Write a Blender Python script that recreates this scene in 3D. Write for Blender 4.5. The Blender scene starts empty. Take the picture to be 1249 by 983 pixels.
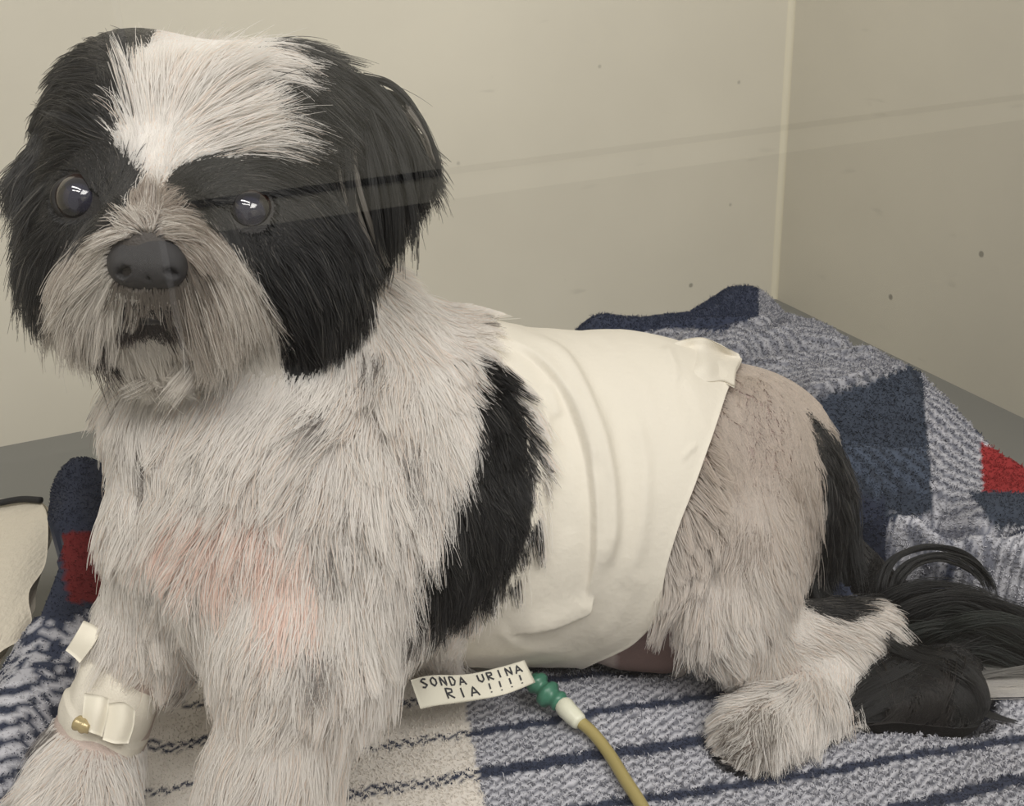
import bpy, bmesh, math, random
import numpy as np
from mathutils import Vector, Matrix, Euler
from mathutils.kdtree import KDTree

random.seed(7)
rng = np.random.default_rng(11)
C = bpy.context.scene.collection
scene = bpy.context.scene

# ------------------------------------------------------------------ camera
W, H, F = 1249.0, 983.0, 1250.0
TH, RO, CAM_Z = math.radians(24.5), math.radians(-3.1), 0.38
c_f = np.array([0, math.cos(TH), -math.sin(TH)])
_u = np.array([0, math.sin(TH), math.cos(TH)])
_r = np.array([1.0, 0, 0])
c_r = math.cos(RO) * _r + math.sin(RO) * _u
c_u = -math.sin(RO) * _r + math.cos(RO) * _u
c_o = np.array([0, 0, CAM_Z])
cam_data = bpy.data.cameras.new('camera')
cam_data.sensor_fit = 'HORIZONTAL'
cam_data.sensor_width = 36.0
cam_data.lens = 36.0 * F / W
cam_data.clip_start = 0.01
cam = bpy.data.objects.new('camera', cam_data)
C.objects.link(cam)
_m = Matrix.Identity(4)
for _i in range(3):
    _m[_i][0], _m[_i][1], _m[_i][2], _m[_i][3] = c_r[_i], c_u[_i], -c_f[_i], c_o[_i]
cam.matrix_world = _m
scene.camera = cam

# ------------------------------------------------------------------ world, lamps, exposure
world = bpy.data.worlds.new('World')
scene.world = world
world.use_nodes = True
world.node_tree.nodes['Background'].inputs['Color'].default_value = (1.0, 0.97, 0.93, 1)
world.node_tree.nodes['Background'].inputs['Strength'].default_value = 0.42


def area_lamp(name, loc, target, sx, sy, power, col=(1, 1, 1)):
    d = bpy.data.lights.new(name, 'AREA')
    d.shape = 'RECTANGLE'
    d.size, d.size_y, d.energy, d.color = sx, sy, power, col
    o = bpy.data.objects.new(name, d)
    C.objects.link(o)
    o.location = loc
    o.rotation_euler = (Vector(target) - Vector(loc)).to_track_quat('-Z', 'Y').to_euler()
    return o


area_lamp('ceiling_lamp', (-0.25, -0.62, 1.75), (0.05, 0.6, 0.1), 1.2, 0.13, 10.0, (1.0, 0.97, 0.91))
area_lamp('ceiling_lamp', (-0.25, -0.15, 1.75), (0.05, 0.6, 0.1), 1.2, 0.13, 10.0, (1.0, 0.97, 0.91))
area_lamp('room_lamp', (1.2, -1.0, 1.9), (1.2, -1.0, 0.0), 1.2, 1.2, 50.0, (1.0, 0.97, 0.92))
scene.view_settings.view_transform = 'Standard'
scene.view_settings.look = 'None'
scene.view_settings.exposure = 0.0
scene.view_settings.gamma = 1.0
scene.view_settings.use_curve_mapping = False
scene.cycles.use_denoising = True
scene.cycles.max_bounces = 12
scene.cycles.transparent_max_bounces = 16


# ------------------------------------------------------------------ helpers
def P(px, py, depth):
    """point of the place seen at a pixel of the photograph, depth metres along the camera's axis"""
    return c_o + depth * (c_f + (px - W / 2) / F * c_r - (py - H / 2) / F * c_u)


def G(px, py, z=0.0):
    d = c_f + (px - W / 2) / F * c_r - (py - H / 2) / F * c_u
    return c_o + d * ((z - CAM_Z) / d[2])


def proj(p):
    q = np.asarray(p) - c_o
    z = q @ c_f
    return W / 2 + F * (q @ c_r) / z, H / 2 - F * (q @ c_u) / z, z


def lin(r, g, b):
    return tuple(((c / 255.0) / 12.92 if c / 255.0 <= 0.04045 else ((c / 255.0 + 0.055) / 1.055) ** 2.4) for c in (r, g, b))


def tag(o, label=None, cat=None, group=None, kind=None):
    for k, v in (('label', label), ('category', cat), ('group', group), ('kind', kind)):
        if v:
            o[k] = v
    return o


def empty(name, loc=(0, 0, 0)):
    o = bpy.data.objects.new(name, None)
    o.empty_display_size = 0.02
    C.objects.link(o)
    o.location = loc
    return o


def link(name, me, mat=None, parent=None, smooth=True):
    o = bpy.data.objects.new(name, me)
    C.objects.link(o)
    if mat is not None:
        me.materials.append(mat)
    if smooth and hasattr(me, 'polygons'):
        me.polygons.foreach_set('use_smooth', [True] * len(me.polygons))
    if parent is not None:
        o.parent = parent
        o.matrix_parent_inverse = Matrix.Translation(-parent.location)
    return o


def mesh(name, v, f, mat=None, parent=None, smooth=True):
    me = bpy.data.meshes.new(name)
    me.from_pydata([tuple(map(float, p)) for p in v], [], [tuple(map(int, q)) for q in f])
    me.update()
    return link(name, me, mat, parent, smooth)


def vcol(me, cols, name='col'):
    a = me.color_attributes.new(name, 'FLOAT_COLOR', 'POINT')
    c = np.ones((len(cols), 4), np.float32)
    c[:, :3] = cols
    a.data.foreach_set('color', c.ravel())


def material(name, color=(0.8, 0.8, 0.8), rough=0.6, **kw):
    m = bpy.data.materials.new(name)
    m.use_nodes = True
    b = m.node_tree.nodes['Principled BSDF']
    b.inputs['Base Color'].default_value = (*color[:3], 1)
    b.inputs['Roughness'].default_value = rough
    for k, v in kw.items():
        b.inputs[k.replace('_', ' ')].default_value = v
    return m


def nodes(m):
    t = m.node_tree
    return t.nodes, t.links, t.nodes['Principled BSDF']


def attr_material(name, rough=0.8, attr='col', bump=None, **kw):
    m = material(name, rough=rough, **kw)
    n, l, b = nodes(m)
    a = n.new('ShaderNodeAttribute')
    a.attribute_name = attr
    l.new(a.outputs['Color'], b.inputs['Base Color'])
    if bump:
        tx = n.new('ShaderNodeTexNoise')
        tx.inputs['Scale'].default_value = bump[0]
        bp = n.new('ShaderNodeBump')
        bp.inputs['Strength'].default_value = bump[1]
        bp.inputs['Distance'].default_value = 0.002
        l.new(tx.outputs['Fac'], bp.inputs['Height'])
        l.new(bp.outputs['Normal'], b.inputs['Normal'])
    return m


def box(name, lo, hi, mat, parent=None, bevel=0.0, frame=None):
    bm = bmesh.new()
    bmesh.ops.create_cube(bm, size=1.0)
    lo, hi = np.array(lo, float), np.array(hi, float)
    for v in bm.verts:
        p = (np.array(v.co) + 0.5) * (hi - lo) + lo
        if frame is not None:
            p = frame(p)
        v.co = p
    if bevel:
        bmesh.ops.bevel(bm, geom=bm.edges[:], offset=bevel, segments=2, affect='EDGES', profile=0.5)
    bmesh.ops.recalc_face_normals(bm, faces=bm.faces[:])
    me = bpy.data.meshes.new(name)
    bm.to_mesh(me)
    bm.free()
    return link(name, me, mat, parent, smooth=False)


def tube(name, pts, rad, mat, parent=None, n=12, cap=True):
    pts = np.array(pts, float)
    rad = np.full(len(pts), rad) if np.isscalar(rad) else np.array(rad, float)
    t = np.gradient(pts, axis=0)
    t /= np.linalg.norm(t, axis=1)[:, None]
    ref = np.array([0, 0, 1.0]) if abs(t[0][2]) < 0.9 else np.array([1.0, 0, 0])
    v, f = [], []
    a = np.cross(t[0], ref)
    a /= np.linalg.norm(a)
    for i in range(len(pts)):
        a = a - t[i] * (a @ t[i])
        a /= np.linalg.norm(a)
        b = np.cross(t[i], a)
        for k in range(n):
            w = 2 * math.pi * k / n
            v.append(pts[i] + rad[i] * (math.cos(w) * a + math.sin(w) * b))
    for i in range(len(pts) - 1):
        for k in range(n):
            k2 = (k + 1) % n
            f.append((i * n + k, i * n + k2, (i + 1) * n + k2, (i + 1) * n + k))
    if cap:
        f.append(tuple(range(n - 1, -1, -1)))
        f.append(tuple((len(pts) - 1) * n + k for k in range(n)))
    return mesh(name, v, f, mat, parent)


def spline(pts, m):
    """Catmull-Rom through pts, m samples in all"""
    p = np.array(pts, float)
    p = np.vstack([2 * p[0] - p[1], p, 2 * p[-1] - p[-2]])
    t = np.linspace(0, len(p) - 3 - 1e-6, m)
    i = t.astype(int)
    u = (t - i)[:, None]
    a, b, c, d = p[i], p[i + 1], p[i + 2], p[i + 3]
    return 0.5 * (2 * b + (c - a) * u + (2 * a - 5 * b + 4 * c - d) * u ** 2 + (3 * b - 3 * c + d - a) * u ** 3)


def vnoise(p, scale, seed=0):
    """smooth value noise in -1..1 at points n x d"""
    p = np.asarray(p, float) * scale + seed * 17.31
    i = np.floor(p).astype(np.int64)
    u = p - i
    u = u * u * (3 - 2 * u)
    d = p.shape[1]
    out = np.zeros(len(p))
    for c in range(2 ** d):
        o = np.array([(c >> k) & 1 for k in range(d)])
        q = i + o
        h = q[:, 0] * 374761393 + q[:, 1] * 668265263 + (q[:, 2] * 2147483647 if d > 2 else 0) + seed * 1013904223
        h = (h ^ (h >> 13)) * 1274126177
        h = (h ^ (h >> 16)) & 0xFFFFFF
        w = np.prod(np.where(o, u, 1 - u), axis=1)
        out += w * h / 0xFFFFFF
    return out * 2 - 1


def in_poly(x, y, poly):
    poly = np.array(poly, float)
    r = np.zeros(len(x), bool)
    x1, y1 = poly[-1]
    for x2, y2 in poly:
        c = ((y2 > y) != (y1 > y)) & (x < (x1 - x2) * (y - y2) / (y1 - y2 + 1e-12) + x2)
        r ^= c
        x1, y1 = x2, y2
    return r


# ------------------------------------------------------------------ the cage and the room before it
FLOOR_Z = -0.04
K = G(945, 364, FLOOR_Z)                                   # foot of the far corner
b_dir = np.array([G(0, 545, FLOOR_Z)[0] - K[0], G(0, 545, FLOOR_Z)[1] - K[1], 0])
b_dir /= np.linalg.norm(b_dir)                             # along the back wall, away from the corner
s_dir = np.array([b_dir[1], -b_dir[0], 0])                 # along the side wall, out of the cage
if s_dir[1] > 0:
    s_dir = -s_dir


def cage(p):
    """cage frame: a along the back wall, b out of the cage, z up"""
    return K * [1, 1, 0] + p[0] * b_dir + p[1] * s_dir + np.array([0, 0, p[2]])


CAM_B = float((c_o - K)[:2] @ s_dir[:2])
PANE_B = CAM_B - 0.15                                       # the glass front of the cage


def wall_material(name, base, seed):
    m = material(name, base, 0.42)
    n, l, b = nodes(m)
    tc = n.new('ShaderNodeTexCoord')
    big = n.new('ShaderNodeTexNoise')
    big.inputs['Scale'].default_value = 3.5
    big.inputs['Detail'].default_value = 5
    big.inputs['Roughness'].default_value = 0.55
    mp = n.new('ShaderNodeMapping')
    mp.inputs['Location'].default_value = (seed, seed * 2.3, 0)
    l.new(tc.outputs['Object'], mp.inputs['Vector'])
    l.new(mp.outputs['Vector'], big.inputs['Vector'])
    r1 = n.new('ShaderNodeValToRGB')
    r1.color_ramp.elements[0].position, r1.color_ramp.elements[1].position = 0.3, 0.7
    r1.color_ramp.elements[0].color = (*[c * 0.93 for c in base], 1)
    r1.color_ramp.elements[1].color = (*[min(1, c * 1.04) for c in base], 1)
    l.new(big.outputs['Fac'], r1.inputs['Fac'])
    # scuffs: thin grey scratches in patches
    mp2 = n.new('ShaderNodeMapping')
    mp2.inputs['Scale'].default_value = (14, 14, 55)
    mp2.inputs['Rotation'].default_value = (0.1, 0.25, 0)
    l.new(tc.outputs['Object'], mp2.inputs['Vector'])
    sc = n.new('ShaderNodeTexNoise')
    sc.inputs['Scale'].default_value = 1.0
    sc.inputs['Detail'].default_value = 3
    l.new(mp2.outputs['Vector'], sc.inputs['Vector'])
    r2 = n.new('ShaderNodeValToRGB')
    r2.color_ramp.elements[0].position, r2.color_ramp.elements[1].position = 0.70, 0.76
    r2.color_ramp.elements[0].color, r2.color_ramp.elements[1].color = (0, 0, 0, 1), (0.25, 0.25, 0.25, 1)
    l.new(sc.outputs['Fac'], r2.inputs['Fac'])
    mix = n.new('ShaderNodeMix')
    mix.data_type = 'RGBA'
    mix.inputs['B'].default_value = (*[c * 0.55 for c in base], 1)
    l.new(r2.outputs['Color'], mix.inputs['Factor'])
    l.new(r1.outputs['Color'], mix.inputs['A'])
    # specks
    vo = n.new('ShaderNodeTexVoronoi')
    vo.inputs['Scale'].default_value = 16
    l.new(mp.outputs['Vector'], vo.inputs['Vector'])
    r3 = n.new('ShaderNodeValToRGB')
    r3.color_ramp.elements[0].position, r3.color_ramp.elements[1].position = 0.035, 0.06
    r3.color_ramp.elements[0].color, r3.color_ramp.elements[1].color = (1, 1, 1, 1), (0, 0, 0, 1)
    l.new(vo.outputs['Distance'], r3.inputs['Fac'])
    mix2 = n.new('ShaderNodeMix')
    mix2.data_type = 'RGBA'
    mix2.inputs['B'].default_value = (*[c * 0.5 for c in base], 1)
    l.new(r3.outputs['Color'], mix2.inputs['Factor'])
    l.new(mix.outputs['Result'], mix2.inputs['A'])
    l.new(mix2.outputs['Result'], b.inputs['Base Color'])
    bp = n.new('ShaderNodeBump')
    bp.inputs['Strength'].default_value = 0.15
    bp.inputs['Distance'].default_value = 0.003
    l.new(big.outputs['Fac'], bp.inputs['Height'])
    l.new(bp.outputs['Normal'], b.inputs['Normal'])
    return m


M_wall = wall_material('cream_paint', lin(212, 207, 193), 0.0)
M_wall2 = wall_material('cream_paint_side', lin(212, 207, 193), 4.0)
M_floor = material('grey_floor', lin(120, 120, 116), 0.5)
M_caulk = material('caulk', lin(220, 214, 194), 0.5)

tag(box('wall_back', (-0.02, -0.02, FLOOR_Z - 0.02), (1.45, 0, 1.0), M_wall, frame=cage), kind='structure')
tag(box('wall_right', (-0.02, -0.02, FLOOR_Z - 0.02), (0, PANE_B, 1.0), M_wall2, frame=cage), kind='structure')
tag(box('wall_left', (1.45, -0.02, FLOOR_Z - 0.02), (1.47, PANE_B, 1.0), M_wall2, frame=cage), kind='structure')
tag(box('floor', (-0.02, -0.02, FLOOR_Z - 0.02), (1.47, PANE_B, FLOOR_Z), M_floor, frame=cage), kind='structure')
cc = [cage((0.006 * (1 - math.cos(a)), 0.006 * (1 - math.sin(a)), 0)) for a in np.linspace(0, math.pi / 2, 7)]
v = [p + np.array([0, 0, z]) for z in (FLOOR_Z, 1.0) for p in cc]
f = [(i, i + 1, i + 8, i + 7) for i in range(6)]
tag(mesh('trim_1', v, f, M_caulk), kind='structure')

# ------------------------------------------------------------------ implicit body: rounded cones and ellipsoids, smooth union
class Field:
    def __init__(self):
        self.prims = []

    def cone(self, a, b, ra, rb, k=0.02, part=0):
        self.prims.append(('c', np.array(a), np.array(b), ra, rb, k, part))

    def ball(self, c, r, k=0.02, part=0):
        self.cone(c, np.array(c) + [0, 0, 1e-4], r, r, k, part)

    def ell(self, c, axes, k=0.02, part=0):
        """axes: three vectors, each as long as the radius that way"""
        self.prims.append(('e', np.array(c), np.array(axes, float), None, None, k, part))

    @staticmethod
    def dist(pr, p):
        if pr[0] == 'c':
            _, a, b, ra, rb, _k, _p = pr
            ab = b - a
            t = np.clip(((p - a) @ ab) / (ab @ ab), 0, 1)
            q = p - a - t[..., None] * ab
            return np.sqrt((q * q).sum(-1)) - (ra + (rb - ra) * t)
        _, c, ax, _a, _b, _k, _p = pr
        L = np.linalg.norm(ax, axis=1)
        q = ((p - c) @ (ax / L[:, None]).T) / L
        k0 = np.sqrt((q * q).sum(-1)) + 1e-9
        k1 = np.sqrt(((q / L) ** 2).sum(-1)) + 1e-9
        return k0 * (k0 - 1.0) / k1

    def bounds(self, pr):
        if pr[0] == 'c':
            r = max(pr[3], pr[4])
            return np.minimum(pr[1], pr[2]) - r, np.maximum(pr[1], pr[2]) + r
        r = np.linalg.norm(pr[2], axis=1).max()
        return pr[1] - r, pr[1] + r

    def value(self, p, parts=None):
        d = np.full(p.shape[:-1], 1e3)
        for pr in self.prims:
            if parts is not None and pr[6] not in parts:
                continue
            d = self.smin(d, self.dist(pr, p), pr[5])
        return d

    @staticmethod
    def smin(a, b, k):
        h = np.maximum(k - np.abs(a - b), 0) / k
        return np.minimum(a, b) - h * h * k * 0.25

    def nearest_part(self, p):
        best, part = np.full(len(p), 1e3), np.zeros(len(p), int)
        for pr in self.prims:
            d = self.dist(pr, p)
            m = d < best
            best[m], part[m] = d[m], pr[6]
        return part

    def grid(self, h):
        bs = [self.bounds(pr) for pr in self.prims]
        lo = np.min([b[0] for b in bs], axis=0) - 0.02
        hi = np.max([b[1] for b in bs], axis=0) + 0.02
        n = np.ceil((hi - lo) / h).astype(int) + 1
        d = np.full(n, 0.1, np.float64)
        ax = [lo[i] + h * np.arange(n[i]) for i in range(3)]
        for pr, (bl, bh) in zip(self.prims, bs):
            m = 0.03 + pr[5]
            i0 = np.maximum(((bl - m - lo) / h).astype(int), 0)
            i1 = np.minimum(((bh + m - lo) / h).astype(int) + 2, n)
            sl = tuple(slice(i0[i], i1[i]) for i in range(3))
            p = np.stack(np.meshgrid(*[ax[i][sl[i]] for i in range(3)], indexing='ij'), -1)
            d[sl] = self.smin(d[sl], self.dist(pr, p), pr[5])
        return d, lo


def surface_nets(d, lo, h):
    s = d < 0
    n = np.array(d.shape)
    cs = np.zeros(n - 1, int)
    acc = np.zeros((*(n - 1), 3))
    cnt = np.zeros(n - 1)
    corners = [(i, j, k) for i in (0, 1) for j in (0, 1) for k in (0, 1)]

    def cv(a, c):
        return a[c[0]:n[0] - 1 + c[0], c[1]:n[1] - 1 + c[1], c[2]:n[2] - 1 + c[2]]
    for a in range(8):
        for e in range(3):
            c0 = corners[a]
            if c0[e]:
                continue
            c1 = tuple(c0[q] + (q == e) for q in range(3))
            d0, d1 = cv(d, c0), cv(d, c1)
            x = cv(s, c0) != cv(s, c1)
            t = np.where(x, d0 / np.where(x, d0 - d1, 1), 0)
            for q in range(3):
                acc[..., q] += np.where(x, c0[q] + (t if q == e else 0), 0)
            cnt += x
    act = cnt > 0
    idx = np.full(n - 1, -1)
    idx[act] = np.arange(act.sum())
    base = np.argwhere(act)
    vs = lo + h * (base + acc[act] / cnt[act][:, None])
    faces = []
    for e in range(3):
        o1, o2 = (e + 1) % 3, (e + 2) % 3
        sl0 = [slice(None)] * 3
        sl1 = [slice(None)] * 3
        sl0[e], sl1[e] = slice(0, n[e] - 1), slice(1, n[e])
        a, b = s[tuple(sl0)], s[tuple(sl1)]
        ed = np.argwhere(a != b)
        ed = ed[(ed[:, o1] > 0) & (ed[:, o2] > 0) & (ed[:, o1] < n[o1] - 1) & (ed[:, o2] < n[o2] - 1)]
        q = []
        for (u, w) in ((1, 1), (0, 1), (0, 0), (1, 0)):
            c = ed.copy()
            c[:, o1] -= u
            c[:, o2] -= w
            q.append(idx[c[:, 0], c[:, 1], c[:, 2]])
        q = np.stack(q, 1)
        flip = ~a[ed[:, 0], ed[:, 1], ed[:, 2]]
        q[flip] = q[flip][:, ::-1]
        faces.append(q)
    return vs, np.vstack(faces)


def np_mesh(name, vs, quads, mat=None, parent=None):
    me = bpy.data.meshes.new(name)
    me.vertices.add(len(vs))
    me.vertices.foreach_set('co', np.asarray(vs, np.float32).ravel())
    k = quads.shape[1]
    me.loops.add(quads.size)
    me.loops.foreach_set('vertex_index', quads.astype(np.int32).ravel())
    me.polygons.add(len(quads))
    me.polygons.foreach_set('loop_start', np.arange(0, quads.size, k, dtype=np.int32))
    me.update(calc_edges=True)
    me.validate()
    return link(name, me, mat, parent)


# ------------------------------------------------------------------ the dog
HEAD, TRUNK, HIND, FORE, TAIL, EAR = 1, 2, 3, 4, 5, 6
dog_f = Field()
R3, U3, F3 = c_r, c_u, c_f                                  # across the picture, up it, away from the camera


def pr(px, depth):                                          # a length in pixels at that depth, metres
    return px * depth / F


A = dog_f
# trunk
A.cone(P(470, 590, .545), P(600, 605, .585), .074, .084, .03, TRUNK)
A.cone(P(600, 605, .585), P(760, 605, .605), .084, .086, .03, TRUNK)
A.cone(P(760, 605, .605), P(885, 590, .635), .086, .068, .03, TRUNK)
A.cone(P(890, 590, .635), P(925, 620, .645), .062, .046, .03, TRUNK)
# chest and neck
A.ell(P(372, 615, .512), [R3 * .061, U3 * .082, F3 * .058], .03, TRUNK)
A.ell(P(308, 612, .497), [R3 * .034, U3 * .066, F3 * .042], .03, TRUNK)
A.cone(P(280, 360, .520), P(355, 540, .525), .052, .066, .04, TRUNK)
A.cone(P(410, 410, .560), P(490, 510, .560), .042, .056, .04, TRUNK)
A.ball(P(206, 520, .502), .027, .03, TRUNK)
# skull and face
A.ell(P(232, 222, .480), [R3 * .057, U3 * .056, F3 * .057], .02, HEAD)
A.ball(P(124, 308, .462), .029, .03, HEAD)
A.ball(P(335, 150, .495), .034, .03, HEAD)
A.ball(P(168, 132, .490), .033, .03, HEAD)
A.ball(P(335, 322, .470), .038, .03, HEAD)
A.ell(P(188, 325, .428), [R3 * .030, U3 * .024, F3 * .030], .012, HEAD)
A.ball(P(150, 356, .424), .017, .016, HEAD)
A.ball(P(228, 360, .424), .019, .016, HEAD)
A.ball(P(196, 402, .440), .018, .016, HEAD)
A.cone(P(190, 235, .425), P(183, 300, .402), .010, .012, .02, HEAD)
# ears: hanging flaps
A.cone(P(405, 150, .497), P(442, 205, .503), .020, .022, .015, EAR)
A.cone(P(442, 205, .503), P(450, 275, .505), .022, .012, .015, EAR)
A.cone(P(100, 160, .485), P(70, 220, .478), .016, .013, .015, EAR)
A.cone(P(70, 220, .478), P(68, 290, .470), .013, .009, .012, EAR)
# fore legs
A.cone(P(430, 640, .495), P(378, 790, .468), .050, .034, .03, FORE)
A.cone(P(378, 790, .468), P(338, 930, .462), .032, .024, .02, FORE)
A.cone(P(338, 930, .462), P(312, 1035, .458), .024, .021, .02, FORE)
A.cone(P(310, 1045, .455), P(290, 1085, .440), .023, .018, .015, FORE)
A.cone(P(226, 655, .502), P(192, 770, .512), .034, .023, .03, FORE)
A.cone(P(185, 770, .512), P(125, 890, .508), .022, .018, .02, FORE)
A.cone(P(120, 900, .503), P(95, 985, .478), .020, .022, .015, FORE)
# hind leg
A.ell(P(918, 600, .575), [R3 * .029, (U3 * .062 - R3 * .006), F3 * .040], .012, HIND)
A.ell(P(893, 690, .552), [R3 * .034, U3 * .044, F3 * .034], .015, HIND)
A.cone(P(878, 750, .540), P(905, 790, .548), .027, .017, .012, HIND)
A.cone(P(920, 780, .556), P(1050, 768, .575), .020, .016, .012, HIND)
A.cone(P(1045, 785, .572), P(985, 860, .545), .014, .016, .010, HIND)
A.cone(P(985, 862, .541), P(915, 898, .522), .016, .018, .010, HIND)
# belly fold behind the bandage
A.cone(P(770, 780, .578), P(810, 796, .572), .014, .010, .02, TRUNK)
# tail curled forward along the bedding
A.cone(P(1000, 660, .640), P(1080, 740, .630), .018, .018, .015, TAIL)
A.cone(P(1080, 765, .625), P(1190, 800, .605), .020, .024, .015, TAIL)
A.cone(P(1190, 800, .605), P(1260, 800, .595), .024, .022, .015, TAIL)
A.cone(P(1150, 852, .545), P(1065, 865, .545), .018, .012, .015, TAIL)
A.cone(P(1160, 805, .580), P(1150, 850, .548), .016, .018, .015, TAIL)

VOX = 0.004
_d, _lo = dog_f.grid(VOX)
dog_v, dog_q = surface_nets(_d, _lo, VOX)

# skin colour under the coat, coat colour, flow of the coat
WHITE, WARM, GREYW = lin(246, 241, 235), lin(236, 219, 205), lin(178, 172, 166)
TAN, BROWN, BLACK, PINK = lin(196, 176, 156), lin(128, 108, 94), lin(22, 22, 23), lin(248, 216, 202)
SKIN = lin(196, 160, 150)

BLACK_POLYS = [
    # viewer's left half of the face and the ear
    [(205, 25), (150, 25), (20, 60), (-40, 140), (-40, 400), (35, 380), (70, 320), (135, 275), (160, 240), (178, 205), (150, 180), (130, 155), (150, 120), (170, 60)],
    # the other half, ear, cheek
    [(322, 38), (330, 20), (470, 20), (600, 90), (600, 350), (500, 350), (455, 345), (445, 385), (385, 480), (345, 470), (338, 400), (312, 330), (262, 280), (235, 262), (202, 222), (215, 200),
     (260, 185), (320, 192), (345, 180), (335, 150), (345, 110), (350, 75)],
]
BLAZE = [(192, 36), (229, 20), (295, 28), (322, 55), (328, 86), (300, 92), (272, 97), (300, 112), (322, 160), (334, 186), (310, 178), (264, 182), (206, 204), (193, 226), (176, 172), (128, 166), (133, 140),
         (168, 150), (150, 110), (176, 112), (186, 64)]
DARK_WEDGE = [(350, 90), (290, 108), (300, 118), (335, 135), (368, 145), (372, 95)]
LIP_POLYS = [[(140, 392), (160, 380), (205, 382), (218, 398), (200, 412), (150, 412)], [(82, 425), (125, 412), (128, 445), (95, 448)]]
MUZ_DARK = [(130, 330), (225, 345), (240, 330), (250, 300), (262, 330), (225, 385), (180, 375), (130, 370)]
BODY_BLACK = [(572, 425), (605, 440), (640, 520), (640, 610), (625, 670), (590, 715), (548, 745), (505, 715), (520, 660), (545, 600), (572, 520), (580, 460)]
RUMP_BLACK = [(985, 500), (1010, 520), (1100, 600), (1100, 700), (1035, 760), (985, 745), (1000, 680), (1005, 600)]
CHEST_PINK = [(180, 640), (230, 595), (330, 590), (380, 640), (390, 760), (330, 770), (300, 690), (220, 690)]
FOOT_DARK = [(880, 880), (930, 850), (960, 880), (930, 930), (880, 940)]


def coat_class(x, y, part):
    """0 white, 1 black, 2 tan muzzle, 3 lips, 4 pink, 5 grey"""
    c = np.zeros(len(x), int)
    face = (part == HEAD) | (part == EAR)
    muz = face & in_poly(x, y, [(170, 225), (205, 222), (262, 280), (312, 330), (345, 420), (345, 520), (20, 520), (35, 380), (70, 320), (135, 275), (160, 245)])
    c[muz] = 2
    for q in BLACK_POLYS:
        c[face & in_poly(x, y, q)] = 1
    c[face & in_poly(x, y, BLAZE)] = 0
    c[face & in_poly(x, y, DARK_WEDGE)] = 1
    for q in LIP_POLYS:
        c[face & in_poly(x, y, q)] = 3
    c[face & in_poly(x, y, MUZ_DARK) & (c == 2)] = 5
    trunk = (part == TRUNK) | (part == FORE) | (part == HIND)
    c[trunk & in_poly(x, y, BODY_BLACK)] = 1
    c[trunk & in_poly(x, y, RUMP_BLACK)] = 1
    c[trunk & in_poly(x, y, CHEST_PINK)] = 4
    c[(part == HIND) & in_poly(x, y, FOOT_DARK)] = 5
    c[part == TAIL] = 1
    return c


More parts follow.
